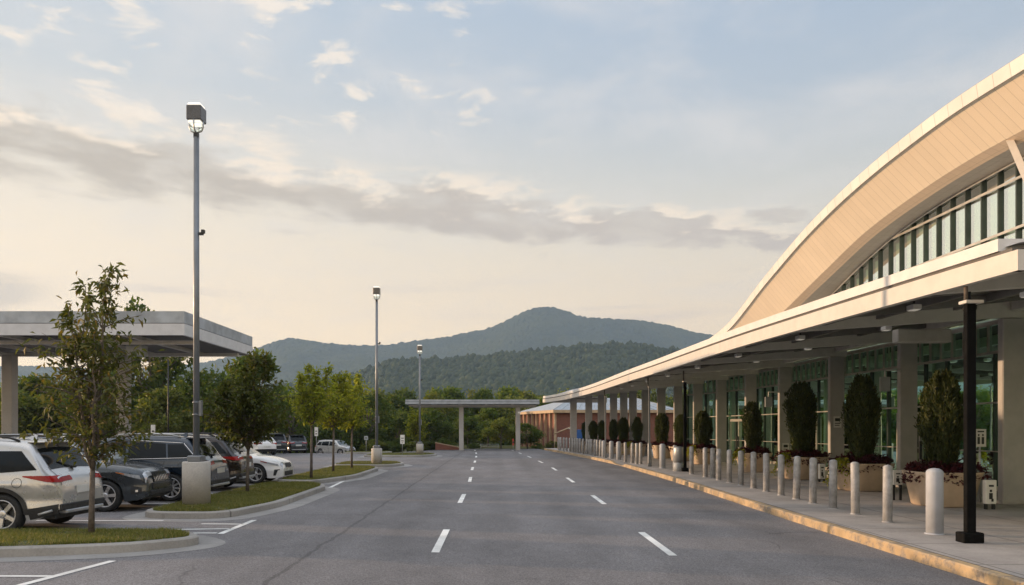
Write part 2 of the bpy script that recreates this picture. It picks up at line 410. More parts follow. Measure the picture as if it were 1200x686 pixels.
w = bpy.data.worlds.new('World'); scn.world = w; w.use_nodes = True; w.node_tree.nodes.clear()
def build_world():
    t = NT(w.node_tree)
    out = t.n('ShaderNodeOutputWorld')
    sky = t.n('ShaderNodeTexSky'); sky.sky_type = 'NISHITA'; sky.sun_disc = False
    sky.sun_elevation = R(SUN_EL); sky.sun_rotation = R(SUN_AZ); sky.air_density = 1.0; sky.dust_density = 1.2; sky.ozone_density = 1.5
    d = t.n('ShaderNodeVectorMath', {0: t.n('ShaderNodeTexCoord').outputs['Generated']}, operation='NORMALIZE').outputs[0]
    s = t.n('ShaderNodeSeparateXYZ', {0: d}); X, Y, Z = s.outputs
    el = t.m('MULTIPLY', t.m('ARCSINE', Z), 57.2958)
    az = t.m('MULTIPLY', t.m('ARCTAN2', X, Y), 57.2958)          # degrees from +Y, right positive
    S = 9.0 * 1.0                                                       # the sky texture's own scale: 1/S below
    # thin high veil that whitens the clear sky, warmer towards the sun's side of the horizon
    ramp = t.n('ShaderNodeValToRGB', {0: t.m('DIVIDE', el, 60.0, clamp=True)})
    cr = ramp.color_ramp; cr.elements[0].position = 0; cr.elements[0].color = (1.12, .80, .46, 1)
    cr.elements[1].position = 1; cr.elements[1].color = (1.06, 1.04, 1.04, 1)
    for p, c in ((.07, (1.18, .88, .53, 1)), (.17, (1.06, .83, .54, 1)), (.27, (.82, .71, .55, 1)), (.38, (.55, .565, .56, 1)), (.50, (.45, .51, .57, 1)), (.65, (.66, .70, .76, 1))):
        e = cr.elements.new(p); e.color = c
    side = t.ss(az, -45, 35, 1.12, .88)
    veil = t.n('ShaderNodeVectorMath', {0: ramp.outputs[0], 3: side}, operation='SCALE').outputs[0]
    cool = t.m('MULTIPLY', t.ss(az, -35, 30), t.ss(el, 7, 19))
    veil = t.mix(t.m('MULTIPLY', cool, .55), veil, t.n('ShaderNodeVectorMath', {0: veil, 1: (.80, .98, 1.22)}, operation='MULTIPLY').outputs[0])
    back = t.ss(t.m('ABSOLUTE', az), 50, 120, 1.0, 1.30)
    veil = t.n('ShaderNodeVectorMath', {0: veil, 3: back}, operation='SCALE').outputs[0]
    nish = t.n('ShaderNodeVectorMath', {0: sky.outputs[0], 3: .10}, operation='SCALE').outputs[0]
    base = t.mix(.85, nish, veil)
    # clouds on a plane high above: noise in plane coordinates so that they foreshorten towards the horizon
    inv = t.m('DIVIDE', 1.0, t.m('ADD', t.m('MAXIMUM', Z, 0.0), .10))
    pl = t.n('ShaderNodeCombineXYZ', {0: t.m('MULTIPLY', X, inv), 1: t.m('MULTIPLY', Y, inv), 2: 0.0}).outputs[0]
    n1 = t.noise(t.n('ShaderNodeVectorMath', {0: pl, 1: (3.1, 1.7, 0)}).outputs[0], 2.2, 9, .58, dist=.3)
    n2 = t.noise(t.n('ShaderNodeVectorMath', {0: pl, 1: (9.4, 4.2, 1.5)}).outputs[0], 7.0, 7, .55, dist=.2)
    ae = t.n('ShaderNodeCombineXYZ', {0: t.m('MULTIPLY', az, .075), 1: t.m('MULTIPLY', el, .32), 2: 0.0}).outputs[0]
    nb = t.noise(ae, 1.0, 8, .6, dist=.25)
    ae2 = t.n('ShaderNodeCombineXYZ', {0: t.m('MULTIPLY', az, .21), 1: t.m('MULTIPLY', el, .62), 2: 3.0}).outputs[0]
    nc = t.noise(ae2, 1.0, 9, .56, dist=.3)
    # the long grey bank that slopes down to the right
    mid = t.m('ADD', t.m('MULTIPLY', az, -.085), 15.1)
    off = t.m('SUBTRACT', el, mid)
    off = t.m('ADD', off, t.m('ADD', t.m('MULTIPLY', t.m('SUBTRACT', nb, .5), 7.0), t.m('MULTIPLY', t.m('SUBTRACT', nc, .5), 5.0)))
    half = t.ss(az, -38, 28, 2.1, .8)
    top = t.ss(t.m('DIVIDE', off, half), .35, 1.15, 1, 0); bot = t.ss(t.m('DIVIDE', off, half), -1.5, -.2, 0, 1)
    bank = t.m('MULTIPLY', t.m('MULTIPLY', top, bot), t.ss(az, 20, 30, 1, 0))
    bank = t.m('MULTIPLY', bank, t.ss(nc, .30, .60, .5, 1.0))
    pt = t.m('MULTIPLY', t.ss(t.m('ADD', t.m('ABSOLUTE', t.m('SUBTRACT', el, t.m('ADD', 8.6, t.m('MULTIPLY', t.m('SUBTRACT', nc, .5), 4.0)))), 0.0), .3, 1.3, 1, 0), t.ss(az, -32.5, -29, 1, 0))
    bank = t.m('MAXIMUM', bank, t.m('MULTIPLY', pt, .55))
    bankrim = t.m('MULTIPLY', t.ss(t.m('DIVIDE', off, half), .2, .9), t.ss(t.m('DIVIDE', off, half), 1.2, 2.4, 1, 0))
    bankrim = t.m('MULTIPLY', bankrim, t.m('MULTIPLY', t.ss(nc, .44, .60), t.ss(az, 14, 26, 1, 0)))
    # sun-lit small cumulus above the bank
    band = t.m('MULTIPLY', t.ss(el, 17.5, 20.5), t.ss(el, 29, 33, 1, 0))
    puff = t.m('MULTIPLY', t.m('MULTIPLY', t.ss(nc, .53, .68), band), t.ss(az, -6, 8, 1, 0))
    # thin cirrus
    ci = t.m('MULTIPLY', t.ss(n1, .42, .72), t.ss(el, 9, 22, .15, .55))
    # low streaks near the horizon
    st = t.noise(t.n('ShaderNodeCombineXYZ', {0: t.m('MULTIPLY', az, .05), 1: t.m('MULTIPLY', el, .8), 2: 7.0}).outputs[0], 1.0, 7, .6)
    low = t.m('MULTIPLY', t.ss(st, .52, .70), t.m('MULTIPLY', t.ss(el, 2.5, 5), t.ss(el, 9, 12, 1, 0)))
    c = t.mix(ci, base, (.68, .64, .60))
    c = t.mix(t.m('MULTIPLY', low, .35), c, (.52, .44, .40))
    c = t.mix(t.m('MULTIPLY', puff, .62), c, (.95, .80, .63))
    c = t.mix(t.m('MULTIPLY', bankrim, .55), c, (1.0, .80, .58))
    grey = t.mix(t.ss(az, -35, 20), (.455, .385, .295), (.50, .425, .35))
    c = t.mix(t.m('MULTIPLY', bank, .88), c, grey)
    # below the horizon: dull earth
    c = t.mix(t.ss(el, -3, 0), (.16, .15, .13), c)
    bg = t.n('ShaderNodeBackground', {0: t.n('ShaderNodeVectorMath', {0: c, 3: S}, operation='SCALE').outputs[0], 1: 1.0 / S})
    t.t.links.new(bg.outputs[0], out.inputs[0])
build_world()
try: w.cycles.sampling_method = 'MANUAL'; w.cycles.sample_map_resolution = 512
except Exception: pass

# ------------------------------------------------------------------ ground, road, pavement
KERB = interp([(-20, 5.9), (9, 6.0), (17.6, 6.12), (30, 6.4), (39, 6.4), (44, 6.2), (50, 5.85), (57, 5.35), (64, 4.8), (72, 4.15)])
def kerb_h(y):
    a = min(1, max(0, abs(y - 40.4) - 1.0)); return .02 + .13 * a
def build_ground():
    xs = [-4000, -2500, -1500, -800, -400, -200, -120, -80] + [x for x in range(-60, 61, 5)] + [80, 120, 200, 400, 800, 1500, 2500, 4000]
    ys = [-300, -100, -50, -25] + list(range(-15, 160, 5)) + [180, 220, 300, 450, 700, 1000, 1500, 2200, 3000, 4500]
    rows = []
    for y in ys: rows.append([(x, y, ground_z(x, y) - .06) for x in xs])
    struct(MB().grid(rows, 0, True).build('ground', M['ground']))
    # road and car park in one asphalt sheet
    rows = []
    for y in np.arange(-15, 90.1, 1.5):
        y = float(y); xe = KERB(y) if y < 74.5 else -7.0
        rows.append([(x, y, ground_z(x, y)) for x in list(np.linspace(-60, -12, 17)) + list(np.linspace(-11, xe, 14))])
    struct(MB().grid(rows).build('road', M['asphalt']))
    ys = list(np.arange(-15, 70.01, .5))
    b = MB(); top = []
    for y in ys:
        x = KERB(y); h = kerb_h(y)
        top.append([(x, y, -.03), (x + .012, y, h - .02), (x + .03, y, h), (x + .165, y, h), (x + .165, y, -.03)])
    b.grid(top, 0, False, flip=True)
    struct(b.build('kerb', M['kerb_y']))
    rows = []
    for y in ys:
        x = KERB(y) + .168; h = kerb_h(y) + .004
        rows.append([(x, y, h), (x + .6, y, h), (x + 1.4, y, .15)] + [(float(xx), y, .15) for xx in np.linspace(x + 2.2, 15.6, 6)])
    struct(MB().grid(rows, 0, False, flip=False).build('pavement', M['walk']))
    # gutter apron of concrete along the left islands is built with the islands
    def strip(b, pts, wd, z=.006):
        for (x0, y0), (x1, y1) in zip(pts[:-1], pts[1:]):
            d = Vector((x1 - x0, y1 - y0)); n = Vector((-d.y, d.x)).normalized() * wd / 2
            q = [(x0 - n.x, y0 - n.y), (x1 - n.x, y1 - n.y), (x1 + n.x, y1 + n.y), (x0 + n.x, y0 + n.y)]
            b.add([(x, y, ground_z(x, y) + z) for x, y in q], [(0, 3, 2, 1)][0:1] if False else [(0, 1, 2, 3)])
    XL = interp([(-5, -.94), (25, -.95), (36, -1.15), (47, -1.3), (57, -1.5), (70, -2.0)])
    XR = interp([(-5, 2.6), (13, 2.65), (22, 2.74), (36, 2.74), (43, 2.58), (48, 2.4), (54, 2.15), (70, 1.3)])
    b = MB()
    for k in range(-1, 8):
        y0 = 11.8 + 7.9 * k
        strip(b, [(XL(y0), y0), (XL(y0 + 2.7), y0 + 2.7)], .125)
        strip(b, [(XR(y0 - .3), y0 - .3), (XR(y0 + 2.3), y0 + 2.3)], .125)
    struct(b.build('lane_marking', M['line']))
    b = MB()
    strip(b, [(-5.95, 7.5), (-5.78, 9.34), (-5.52, 11.05)], .12)
    strip(b, [(-5.0, 13.9), (-5.05, 16.0)], .12)
    strip(b, [(-5.4, 24.9), (-5.62, 28.6)], .12)
    strip(b, [(-5.05, 14.6), (-6.6, 14.45)], .10); strip(b, [(-5.1, 14.0), (-6.2, 13.98)], .10); strip(b, [(-5.03, 15.3), (-5.9, 15.35)], .10)
    strip(b, [(-5.75, 9.9), (-6.5, 9.9)], .10)
    for y in (15.9, 19.55, 22.6, 26.0, 29.3): strip(b, [(-13.2, y), (-8.0 if y > 17 else -6.9, y)], .10)
    for y in (-2, 1, 4, 7): strip(b, [(-13.2, y), (-7.5, y)], .10)
    for k in range(6):
        x0 = -26 + 2.8 * k; strip(b, [(x0, 60), (x0, 65)], .10, .008)
    struct(b.build('parking_line', M['line']))
build_ground()

def blades(area_fn, n, z_fn, hmin, hmax, rng):
    """Grass: thin triangles leaning at random over an area."""
    P = area_fn(n); n = len(P)
    h = rng.uniform(hmin, hmax, n); a = rng.uniform(0, 2*np.pi, n); wd = rng.uniform(.004, .009, n)
    ln = rng.normal(0, .5, (n, 2)) * h[:, None]
    z = np.array([z_fn(p) for p in P])
    V = np.zeros((n, 3, 3))
    V[:, 0, 0] = P[:, 0] + np.cos(a) * wd; V[:, 0, 1] = P[:, 1] + np.sin(a) * wd; V[:, 0, 2] = z
    V[:, 1, 0] = P[:, 0] - np.cos(a) * wd; V[:, 1, 1] = P[:, 1] - np.sin(a) * wd; V[:, 1, 2] = z
    V[:, 2, 0] = P[:, 0] + ln[:, 0]; V[:, 2, 1] = P[:, 1] + ln[:, 1]; V[:, 2, 2] = z + h
    return V
def npmesh(name, V, mats, smooth=False):
    """Mesh from an (n, k, 3) array of separate polygons."""
    n, k, _ = V.shape
    me = bpy.data.meshes.new(name); me.vertices.add(n * k); me.vertices.foreach_set('co', V.reshape(-1).astype(np.float32))
    me.loops.add(n * k); me.loops.foreach_set('vertex_index', np.arange(n * k, dtype=np.int32))
    me.polygons.add(n); me.polygons.foreach_set('loop_start', np.arange(0, n * k, k, dtype=np.int32))
    for m in (mats if isinstance(mats, (list, tuple)) else [mats]): me.materials.append(m)
    me.update(calc_edges=True); me.validate(); return me

def rounded(pts, r=.6, seg=6):
    out = []; n = len(pts)
    for i in range(n):
        p0, p, p1 = Vector(pts[i-1]), Vector(pts[i]), Vector(pts[(i+1) % n])
        a = (p0 - p); b = (p1 - p); rr = min(r, a.length * .49, b.length * .49)
        s = p + a.normalized() * rr; e = p + b.normalized() * rr
        for k in range(seg + 1):
            t = k / seg; out.append(tuple(s * (1-t)**2 + p * 2*t*(1-t) + e * t*t))
    return out
def inset(poly, d):
    out = []; n = len(poly)
    for i in range(n):
        a, b, c = Vector(poly[i-1]), Vector(poly[i]), Vector(poly[(i+1) % n])
        t = (c - a).normalized(); out.append((b.x - t.y * d, b.y + t.x * d))
    return out
def inside(poly, P):
    x, y = P[:, 0], P[:, 1]; r = np.zeros(len(P), bool); n = len(poly)
    for i in range(n):
        x0, y0 = poly[i]; x1, y1 = poly[(i+1) % n]
        c = ((y0 > y) != (y1 > y)) & (x < (x1 - x0) * (y - y0) / (y1 - y0 + 1e-12) + x0); r ^= c
    return r
def island(corners, nblades, r=.7, gut=.45, ngut=True):
    """A kerbed planting island: gutter apron, kerb ring, turf sheet and grass (counter-clockwise corners)."""
    o = rounded(corners, r); inn = inset(o, .15); gutr = inset(o, -gut)
    z = lambda p: ground_z(p[0], p[1])
    if ngut:
        b = MB(); n = len(o)
        vs = [(p[0], p[1], z(p) + .004) for p in gutr] + [(p[0], p[1], z(p) + .008) for p in o]
        b.add(vs, [(i, (i+1) % n, n + (i+1) % n, n + i) for i in range(n)]); struct(b.build('gutter', M['gutter']))
    b = MB(); n = len(o); o2 = inset(o, .025)
    vs = [(p[0], p[1], z(p) - .02) for p in o] + [(p[0], p[1], z(p) + .125) for p in o] + [(p[0], p[1], z(p) + .15) for p in o2] + [(p[0], p[1], z(p) + .15) for p in inn] + [(p[0], p[1], z(p) - .02) for p in inn]
    fs = []
    for k in range(4): fs += [(k*n+i, k*n+(i+1) % n, (k+1)*n+(i+1) % n, (k+1)*n+i) for i in range(n)]
    b.add(vs, fs, 0, False); struct(b.build('island_kerb', M['kerb_c']))
    b = MB(); c = (sum(p[0] for p in inn)/n, sum(p[1] for p in inn)/n)
    vs = [(p[0], p[1], z(p) + .145) for p in inn] + [(c[0] + (p[0]-c[0])*.8, c[1] + (p[1]-c[1])*.8, z(p) + .17) for p in inn]
    b.add(vs, [(i, (i+1) % n, n + (i+1) % n, n + i) for i in range(n)] + [tuple(range(n, 2*n))], 0, True)
    struct(b.build('island_turf', M['soil']))
    xs = [p[0] for p in inn]; ys = [p[1] for p in inn]
    def area(k):
        P = np.column_stack([RNG.uniform(min(xs), max(xs), k*2), RNG.uniform(min(ys), max(ys), k*2)]); P = P[inside(inn, P)]
        thin = np.sin(P[:, 0]*3.1 + np.sin(P[:, 1]*2.3)*1.7) * np.sin(P[:, 1]*2.9 + P[:, 0]) > -.75 + RNG.uniform(0, .7, len(P)) - .35
        return P[thin][:k]
    V = blades(area, nblades, lambda p: z(p) + .15, .03, .085, RNG)
    stuff(link('grass', npmesh('grass', V, M['grass'])))
island([(-16, 11.45), (-7.3, 11.3), (-5.6, 11.75), (-4.75, 12.55), (-5.5, 13.45), (-8.5, 13.3), (-16, 13.3)], 60000, .45, .42)
island([(-7.65, 16.25), (-5.75, 16.1), (-5.25, 18.5), (-5.3, 24.2), (-6.2, 25.4), (-7.65, 25.0)], 45000, .7)
island([(-7.75, 26.6), (-6.2, 26.2), (-5.35, 29.5), (-5.35, 35.2), (-6.2, 36.6), (-7.75, 36.2)], 26000, .7)
island([(-8.2, 37.9), (-5.3, 37.9), (-4.7, 39.6), (-5.3, 41.5), (-8.2, 41.5)], 9000, .6)
island([(-9.0, 51.5), (-5.0, 51.5), (-4.1, 54), (-5.0, 56.5), (-9.0, 56.5)], 9000, .7)
island([(-12.5, 62), (-9.5, 61.5), (-8.6, 64), (-10, 66), (-12.5, 66)], 4000, .6)

# ------------------------------------------------------------------ terminal hall
def mirror(pts, c):
    l = [(2*c - y, z) for y, z in pts if y > c + .3]
    return sorted(l + [p for p in pts if p[0] >= c - .3] )
Y_C = 20.5
ZO = interp(mirror([(20.5, 10.52), (23.06, 10.44), (25.9, 10.23), (29.3, 9.76), (33.9, 8.79), (40.3, 7.27), (43.6, 6.95), (46, 6.80)], Y_C))
ZCR = interp(mirror([(20.5, 9.31), (22, 9.28), (24.05, 9.16), (26.8, 8.88), (30.4, 8.17), (36.1, 6.95), (41, 5.95), (46, 5.0)], Y_C))
ZG = interp(mirror([(20.5, 9.08), (22, 9.05), (23.7, 8.99), (26.0, 8.79), (28.75, 8.3), (32.0, 7.48), (36, 6.45), (40, 5.45), (46, 4.0)], Y_C))
XO, XC, XG = 12.0, 13.0, 14.0
Y_A, Y_B = -5.0, 45.6
def build_terminal():
    T = thing('terminal_building', 'long airport terminal under a great arched roof with tan eaves and green glass', 'terminal', (XG, 20, 0))
    inv = Vector((-XG, -20, 0))
    def put(b, name, m, par=T, uv=None):
        b.v = [(p[0]+inv.x, p[1]+inv.y, p[2]) for p in b.v]
        return b.build(name, m, par, uv)
    ys = [float(y) for y in np.linspace(Y_A, Y_B, 120)]
    s = [0.0]
    for a, c in zip(ys[:-1], ys[1:]): s.append(s[-1] + math.hypot(c - a, ZO(c) - ZO(a)))
    def band(name, f0, f1, m, nv=2):
        b = MB(); rows = []; uv = []
        for y, u in zip(ys, s):
            p, q = f0(y), f1(y); L = math.dist(p, q); r = []
            for k in range(nv):
                t = k / (nv - 1); r.append(tuple(p[i] + (q[i]-p[i])*t for i in range(3))); uv.append((u, L*t))
            rows.append(r)
        b.grid(rows, 0, True); return put(b, name, m, T, uv)
    band('roof_fascia', lambda y: (XO - .05, y, ZO(y)), lambda y: (XO, y, ZO(y) - .33), M['cap'])
    band('fascia_lip', lambda y: (XO + .004, y, ZO(y) - .334), lambda y: (XO + .09, y, ZO(y) - .30), M['alu'])
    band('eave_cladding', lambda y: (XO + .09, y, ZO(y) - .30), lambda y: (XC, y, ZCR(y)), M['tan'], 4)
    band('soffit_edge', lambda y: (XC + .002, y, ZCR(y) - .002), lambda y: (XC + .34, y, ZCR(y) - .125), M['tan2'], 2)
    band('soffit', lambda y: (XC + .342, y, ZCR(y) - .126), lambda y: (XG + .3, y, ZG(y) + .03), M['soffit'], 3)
    b = MB(); b.grid([[(XO - .05, y, ZO(y) + .004), (20, y, ZO(y) + .2), (40, y, ZO(y) + .1)] for y in ys], 0, True); put(b, 'arched_roof', M['roof'])
    # end walls
    b = MB()
    for y in (Y_A, Y_B):
        b.add([(XC, y, 0), (40, y, 0), (40, y, ZO(y)), (XO, y, ZO(y) - .3), (XC, y, ZCR(y))], [(0, 1, 2, 3, 4)])
    b.add([(40, Y_A, 0), (40, Y_B, 0), (40, Y_B, 6), (40, Y_A, 6)], [(0, 1, 2, 3)]); put(b, 'end_wall', M['interior'])
    # clerestory above the canopy: glass, roller shades, mullions, rails
    step = .745; k0 = int((-1 - 20.66) / step); yk = [20.66 + step * k for k in range(k0, 27)]
    for i, (y0, y1) in enumerate(zip(yk[:-1], yk[1:])):
        za, zb = ZG(y0), ZG(y1)
        if min(za, zb) < 5.3: continue
        b = MB(); b.add([(XG + .05, y0 + .03, 5.2), (XG + .05, y1 - .03, 5.2), (XG + .05, y1 - .03, zb), (XG + .05, y0 + .03, za)], [(0, 1, 2, 3)])
        g = put(b, 'clerestory_window', M['glass_hi'])
        zt = min(za - .12, zb - .12, 8.56)
        if zt > 5.5 and i % 11 != 5:
            b = MB(); b.box(XG + .16, XG + .175, y0 + .12, y1 - .13, 5.25, zt); put(b, 'roller_shade', M['shade'], g)
    for y in yk:
        z = ZG(y)
        if z > 5.25: put(MB().box(XG - .03, XG + .36, y - .025, y + .025, 5.17, z + .05), 'mullion', M['mull'])
    for zr in (7.3, 8.62):
        b = MB()
        for a in np.arange(-2, 40, .5):
            if ZG(a) > zr - .05 and ZG(a + .5) > zr - .05: b.box(XG - .065, XG - .032, a, a + .5, zr - .035, zr + .035)
        put(b, 'glazing_rail', M['alu'])
    b = MB(); tp = [(XG - .04, float(y), ZG(float(y)) + .0) for y in np.arange(2, 38, .6)]; b.tube(tp, .03, 6); put(b, 'arch_trim', M['alu'])
    put(MB().box(16.2, 16.3, Y_A + .1, Y_B - .1, 5.1, 6.3), 'interior_wall', M['interior'])
    put(MB().box(22.0, 22.1, Y_A + .1, Y_B - .1, 0.1, 8.2), 'interior_wall', M['interior'])
    # diagonal strut under the eave
    for (a, c) in (((13.15, 19.75, 9.45), (12.85, 16.9, 4.7)),):
        b = MB(); b.tube([a, c], [.11, .13], 4, smooth=False); put(b, 'roof_strut', M['white_metal'])
    return T, put
COLS = [(12.0, 13.0), (12.06, 18), (12.3, 23), (12.2, 27.6), (12.15, 32.4), (12.1, 36.6), (11.9, 40.7), (11.6, 44.3), (11.1, 47), (10.5, 49), (9.9, 51), (9.4, 53), (9.1, 55), (8.6, 56.5), (7.9, 58), (7.1, 59.2), (6.1, 61)]
TERM, tput = build_terminal()
def build_storefront():
    """Ground-floor glazing behind the columns, one window wall per bay."""
    pts = [(14.0, 8.2)] + [(x + 1.9 if y < 42 else x + 1.7, y) for x, y in COLS[:10]]
    pts[1] = (14.0, 13.0)
    for i, ((xa, ya), (xb, yb)) in enumerate(zip(pts[:-1], pts[1:])):
        d = Vector((xb - xa, yb - ya)); L = d.length; d.normalize(); n = Vector((-d.y, d.x))
        if n.x > 0: n = -n                                    # towards the road
        def P(u, v, z): return (xa + d.x*u + n.x*v, ya + d.y*u + n.y*v, z)
        def bx(b, u0, u1, v0, v1, z0, z1, mi=0):
            vs = [P(u0,v0,z0),P(u1,v0,z0),P(u1,v1,z0),P(u0,v1,z0),P(u0,v0,z1),P(u1,v0,z1),P(u1,v1,z1),P(u0,v1,z1)]
            b.add(vs, [(3,2,1,0),(4,5,6,7),(0,1,5,4),(1,2,6,5),(2,3,7,6),(3,0,4,7)], mi)
        b = MB(); b.add([P(.05, 0, .25), P(L-.05, 0, .25), P(L-.05, 0, 4.9), P(.05, 0, 4.9)], [(0,1,2,3)])
        g = tput(b, 'storefront_window', M['glass'])
        b = MB(); nu = max(2, int(round(L / 1.15)))
        for k in range(nu + 1):
            u = L * k / nu; wd = .05 if k in (0, nu) else .028
            bx(b, max(0, u - wd), min(L, u + wd), -.06, .06, .15, 4.05)
        tput(b, 'window_frame', M['mull'], g)
        b = MB(); bx(b, .0, L, -.05, .055, .15, .28); bx(b, 0, L, -.05, .075, 4.03, 4.11); bx(b, 0, L, -.05, .07, 4.85, 4.98); bx(b, 0, L, -.04, .066, 2.62, 2.67)
        bx(b, 0, L, -.04, .064, 1.25, 1.28)
        # short upper lights between the transom and the head
        for k in range(nu * 2): bx(b, L*(k+.5)/(nu*2) - .015, L*(k+.5)/(nu*2) + .015, -.03, .066, 4.11, 4.85)
        tput(b, 'transom', M['alu'], g)
        if i in (3, 5, 7):                                     # entrance doors with a pale header
            b = MB(); bx(b, L*.25, L*.85, -.08, .11, 2.32, 2.46); bx(b, L*.25, L*.25+.07, -.08, .11, .15, 2.46); bx(b, L*.85-.07, L*.85, -.08, .11, .15, 2.46); bx(b, L*.55-.035, L*.55+.035, -.08, .10, .15, 2.32)
            dr = tput(b, 'entrance_door', M['alu'], TERM)
            b = MB(); bx(b, L*.51, L*.525, .11, .16, .9, 1.5); bx(b, L*.575, L*.59, .11, .16, .9, 1.5); tput(b, 'handle', M['dark'], dr)
    # what shows through: floor, lit back wall with panels, a few counters
    tput(MB().box(14.3, 22, Y_A, 52, .10, .16), 'interior_floor', M['intfloor'])
    tput(MB().box(14.3, 22, Y_A, 52, 5.0, 5.08), 'interior_ceiling', M['interior'])
    for k, y in enumerate((15, 20.5, 26, 31, 37, 42)):
        tput(MB().box(17.5, 18.3, y, y + 2.2, .16, 1.25, bev=.03), 'counter', M['interior'])
build_storefront()

# ------------------------------------------------------------------ entrance canopy
FRONT = interp([(10.64, 7.22), (13.2, 7.0), (17, 6.72), (21, 6.48), (25.6, 6.35), (29.9, 6.25), (35.6, 6.05), (44.7, 5.86), (51, 5.58), (56, 5.2), (60, 4.7), (62.5, 4.25), (64, 3.85)])
def build_canopy():
    T = thing('entrance_canopy', 'long flat entrance canopy with cream fascia curving along the pavement on grey columns', 'canopy', (9, 30, 0))
    def put(b, name, m, par=T):
        b.v = [(p[0]-9, p[1]-30, p[2]) for p in b.v]; return b.build(name, m, par)
    ys = [10.64] + [float(y) for y in np.arange(11.2, 64.01, .6)]
    def rail(name, off, yoff, z0, z1, th, m):
        b = MB(); st = [y for y in ys if y >= 10.64 + yoff]; st[0] = 10.64 + yoff
        rows = []
        for y in st:
            x = FRONT(y) + off; rows.append([(x + th, y, z0), (x, y, z0), (x, y, z1), (x + th, y, z1), (x + th, y, z0)])
        b.grid(rows, 0, False, flip=True)
        x = FRONT(st[0]) + off; b.box(x, 13.9, st[0] - .001, st[0] + th, z0, z1)
        x = FRONT(64) + off; b.box(x, 9.2, 64, 64 + th, z0, z1)
        return put(b, name, m)
    rail('fascia', 0, 0, 4.10, 4.39, .13, M['white_metal'])
    rail('fascia_reveal', .075, .2, 4.391, 4.459, .1, M['under'])  # dark colour stands in for the shadow line beneath the cap
    rail('roof_edge_cap', .035, .42, 4.46, 4.64, .25, M['cap_metal'])
    CX = interp([(p[1], p[0]) for p in COLS])
    def under(x, y):
        f = FRONT(y) + .131; cx = max(CX(min(y, 61)), f + 1.5); u = (x - f)/(cx - f); return 4.39 + .60*min(u, 1) + .06*max(0, u - 1)
    mids = [(p[1] + q[1])/2 for p, q in zip(COLS[:8], COLS[1:9])]
    bl = MB(); bt = MB(); bg = MB()
    for y0, y1 in zip(ys[:-1], ys[1:]):
        hole = any(abs((y0 + y1)/2 + .14 - m_) < .65 for m_ in mids)
        def xs_(y):
            f = FRONT(y) + .131; xe = 13.92 if y < 46 else max(FRONT(y) + 3.0, 13.92 - (y - 46)*.26); cx = min(max(CX(min(y, 61)), f + 1.5), xe - .2)
            return [f, f + .5*(cx - f) - .3, f + .5*(cx - f) + .9, cx, xe]
        A_, B_ = xs_(y0), xs_(y1)
        for k in range(4):
            q = [(A_[k], y0 + .14), (A_[k+1], y0 + .14), (B_[k+1], y1 + .14), (B_[k], y1 + .14)]; z = [under(*p) for p in q]
            if k == 1 and hole: bg.add([(*p, zz + .06) for p, zz in zip(q, z)], [(0, 1, 2, 3)]); continue
            bl.add([(*p, zz) for p, zz in zip(q, z)], [(3, 2, 1, 0)]); bt.add([(*p, zz + .13) for p, zz in zip(q, z)], [(0, 1, 2, 3)])
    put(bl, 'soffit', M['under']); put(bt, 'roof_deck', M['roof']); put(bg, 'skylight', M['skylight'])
    for i, (x, y) in enumerate(COLS):
        yc = y; f = FRONT(y) + .14
        c = MB(); c.box(x - .26, x + .26, y - .10, y + .10, .15, 4.495, bev=.02); c.box(x - .29, x + .29, y - .13, y + .13, .15, .24, bev=.015); put(c, 'column', M['column'])
        # tapered bracket beam from the column out to the fascia
        b = MB(); w2 = .09
        prof = [(x + .35, 4.50), (x - .35, 4.50), (f, 4.16), (f, under(f, yc) - .003), (x + .35, under(x, yc) - .003)]
        vs = [(px, yc - w2, pz) for px, pz in prof] + [(px, yc + w2, pz) for px, pz in prof]
        n = len(prof); b.add(vs, [tuple(range(n)), tuple(reversed(range(n, 2*n)))] + [(k, n+k, n+(k+1) % n, (k+1) % n) for k in range(n)])
        put(b, 'bracket_beam', M['bracket'])
    pts = [(x, y) for x, y in COLS]
    b = MB()
    for (xa, ya), (xb, yb) in zip(pts[:-1], pts[1:]):
        d = Vector((xb-xa, yb-ya, 0)); L = d.length; ang = math.atan2(d.y, d.x)
        b.box(.14, L - .14, -.1, .1, 4.66, 4.975, 0, Matrix.Translation((xa, ya, 0)) @ Matrix.Rotation(ang, 4, 'Z'))
    put(b, 'header_beam', M['steel_beam'])
    for fr in (.16, .40, .74):
        b = MB()
        for y in np.arange(11.4, 59, 1.2):
            q = []
            for yy in (y, y + 1.2):
                f = FRONT(yy) + .131; cx = max(CX(min(yy, 61)), f + 1.5); x = f + fr*(cx - f); q.append((x, yy, under(x, yy)))
            (x, ya, za), (x2, yb, zb) = q
            b.add([(x-.05,ya,za-.17),(x+.05,ya,za-.17),(x2+.05,yb,zb-.17),(x2-.05,yb,zb-.17),(x-.05,ya,za-.004),(x+.05,ya,za-.004),(x2+.05,yb,zb-.004),(x2-.05,yb,zb-.004)], [(3,2,1,0),(1,2,6,5),(3,0,4,7)])
        put(b, 'purlin', M['rafter'])
    b = MB()
    for (xa, ya), (xb, yb) in zip(pts[:7], pts[1:8]):
        for t_ in (.25, .75):
            yy = ya + (yb - ya)*t_; f = FRONT(yy) + .14; x = xa + (xb - xa)*t_
            vs = []
            for sgn in (-.05, .05): vs += [(f, yy+sgn, 4.24), (x, yy+sgn, under(x, yy) - .22), (x, yy+sgn, under(x, yy) - .006), (f, yy+sgn, under(f, yy) - .006)]
            b.add(vs, [(0, 1, 2, 3), (7, 6, 5, 4), (0, 4, 5, 1)])
    put(b, 'rafter', M['rafter'])
    k = 0
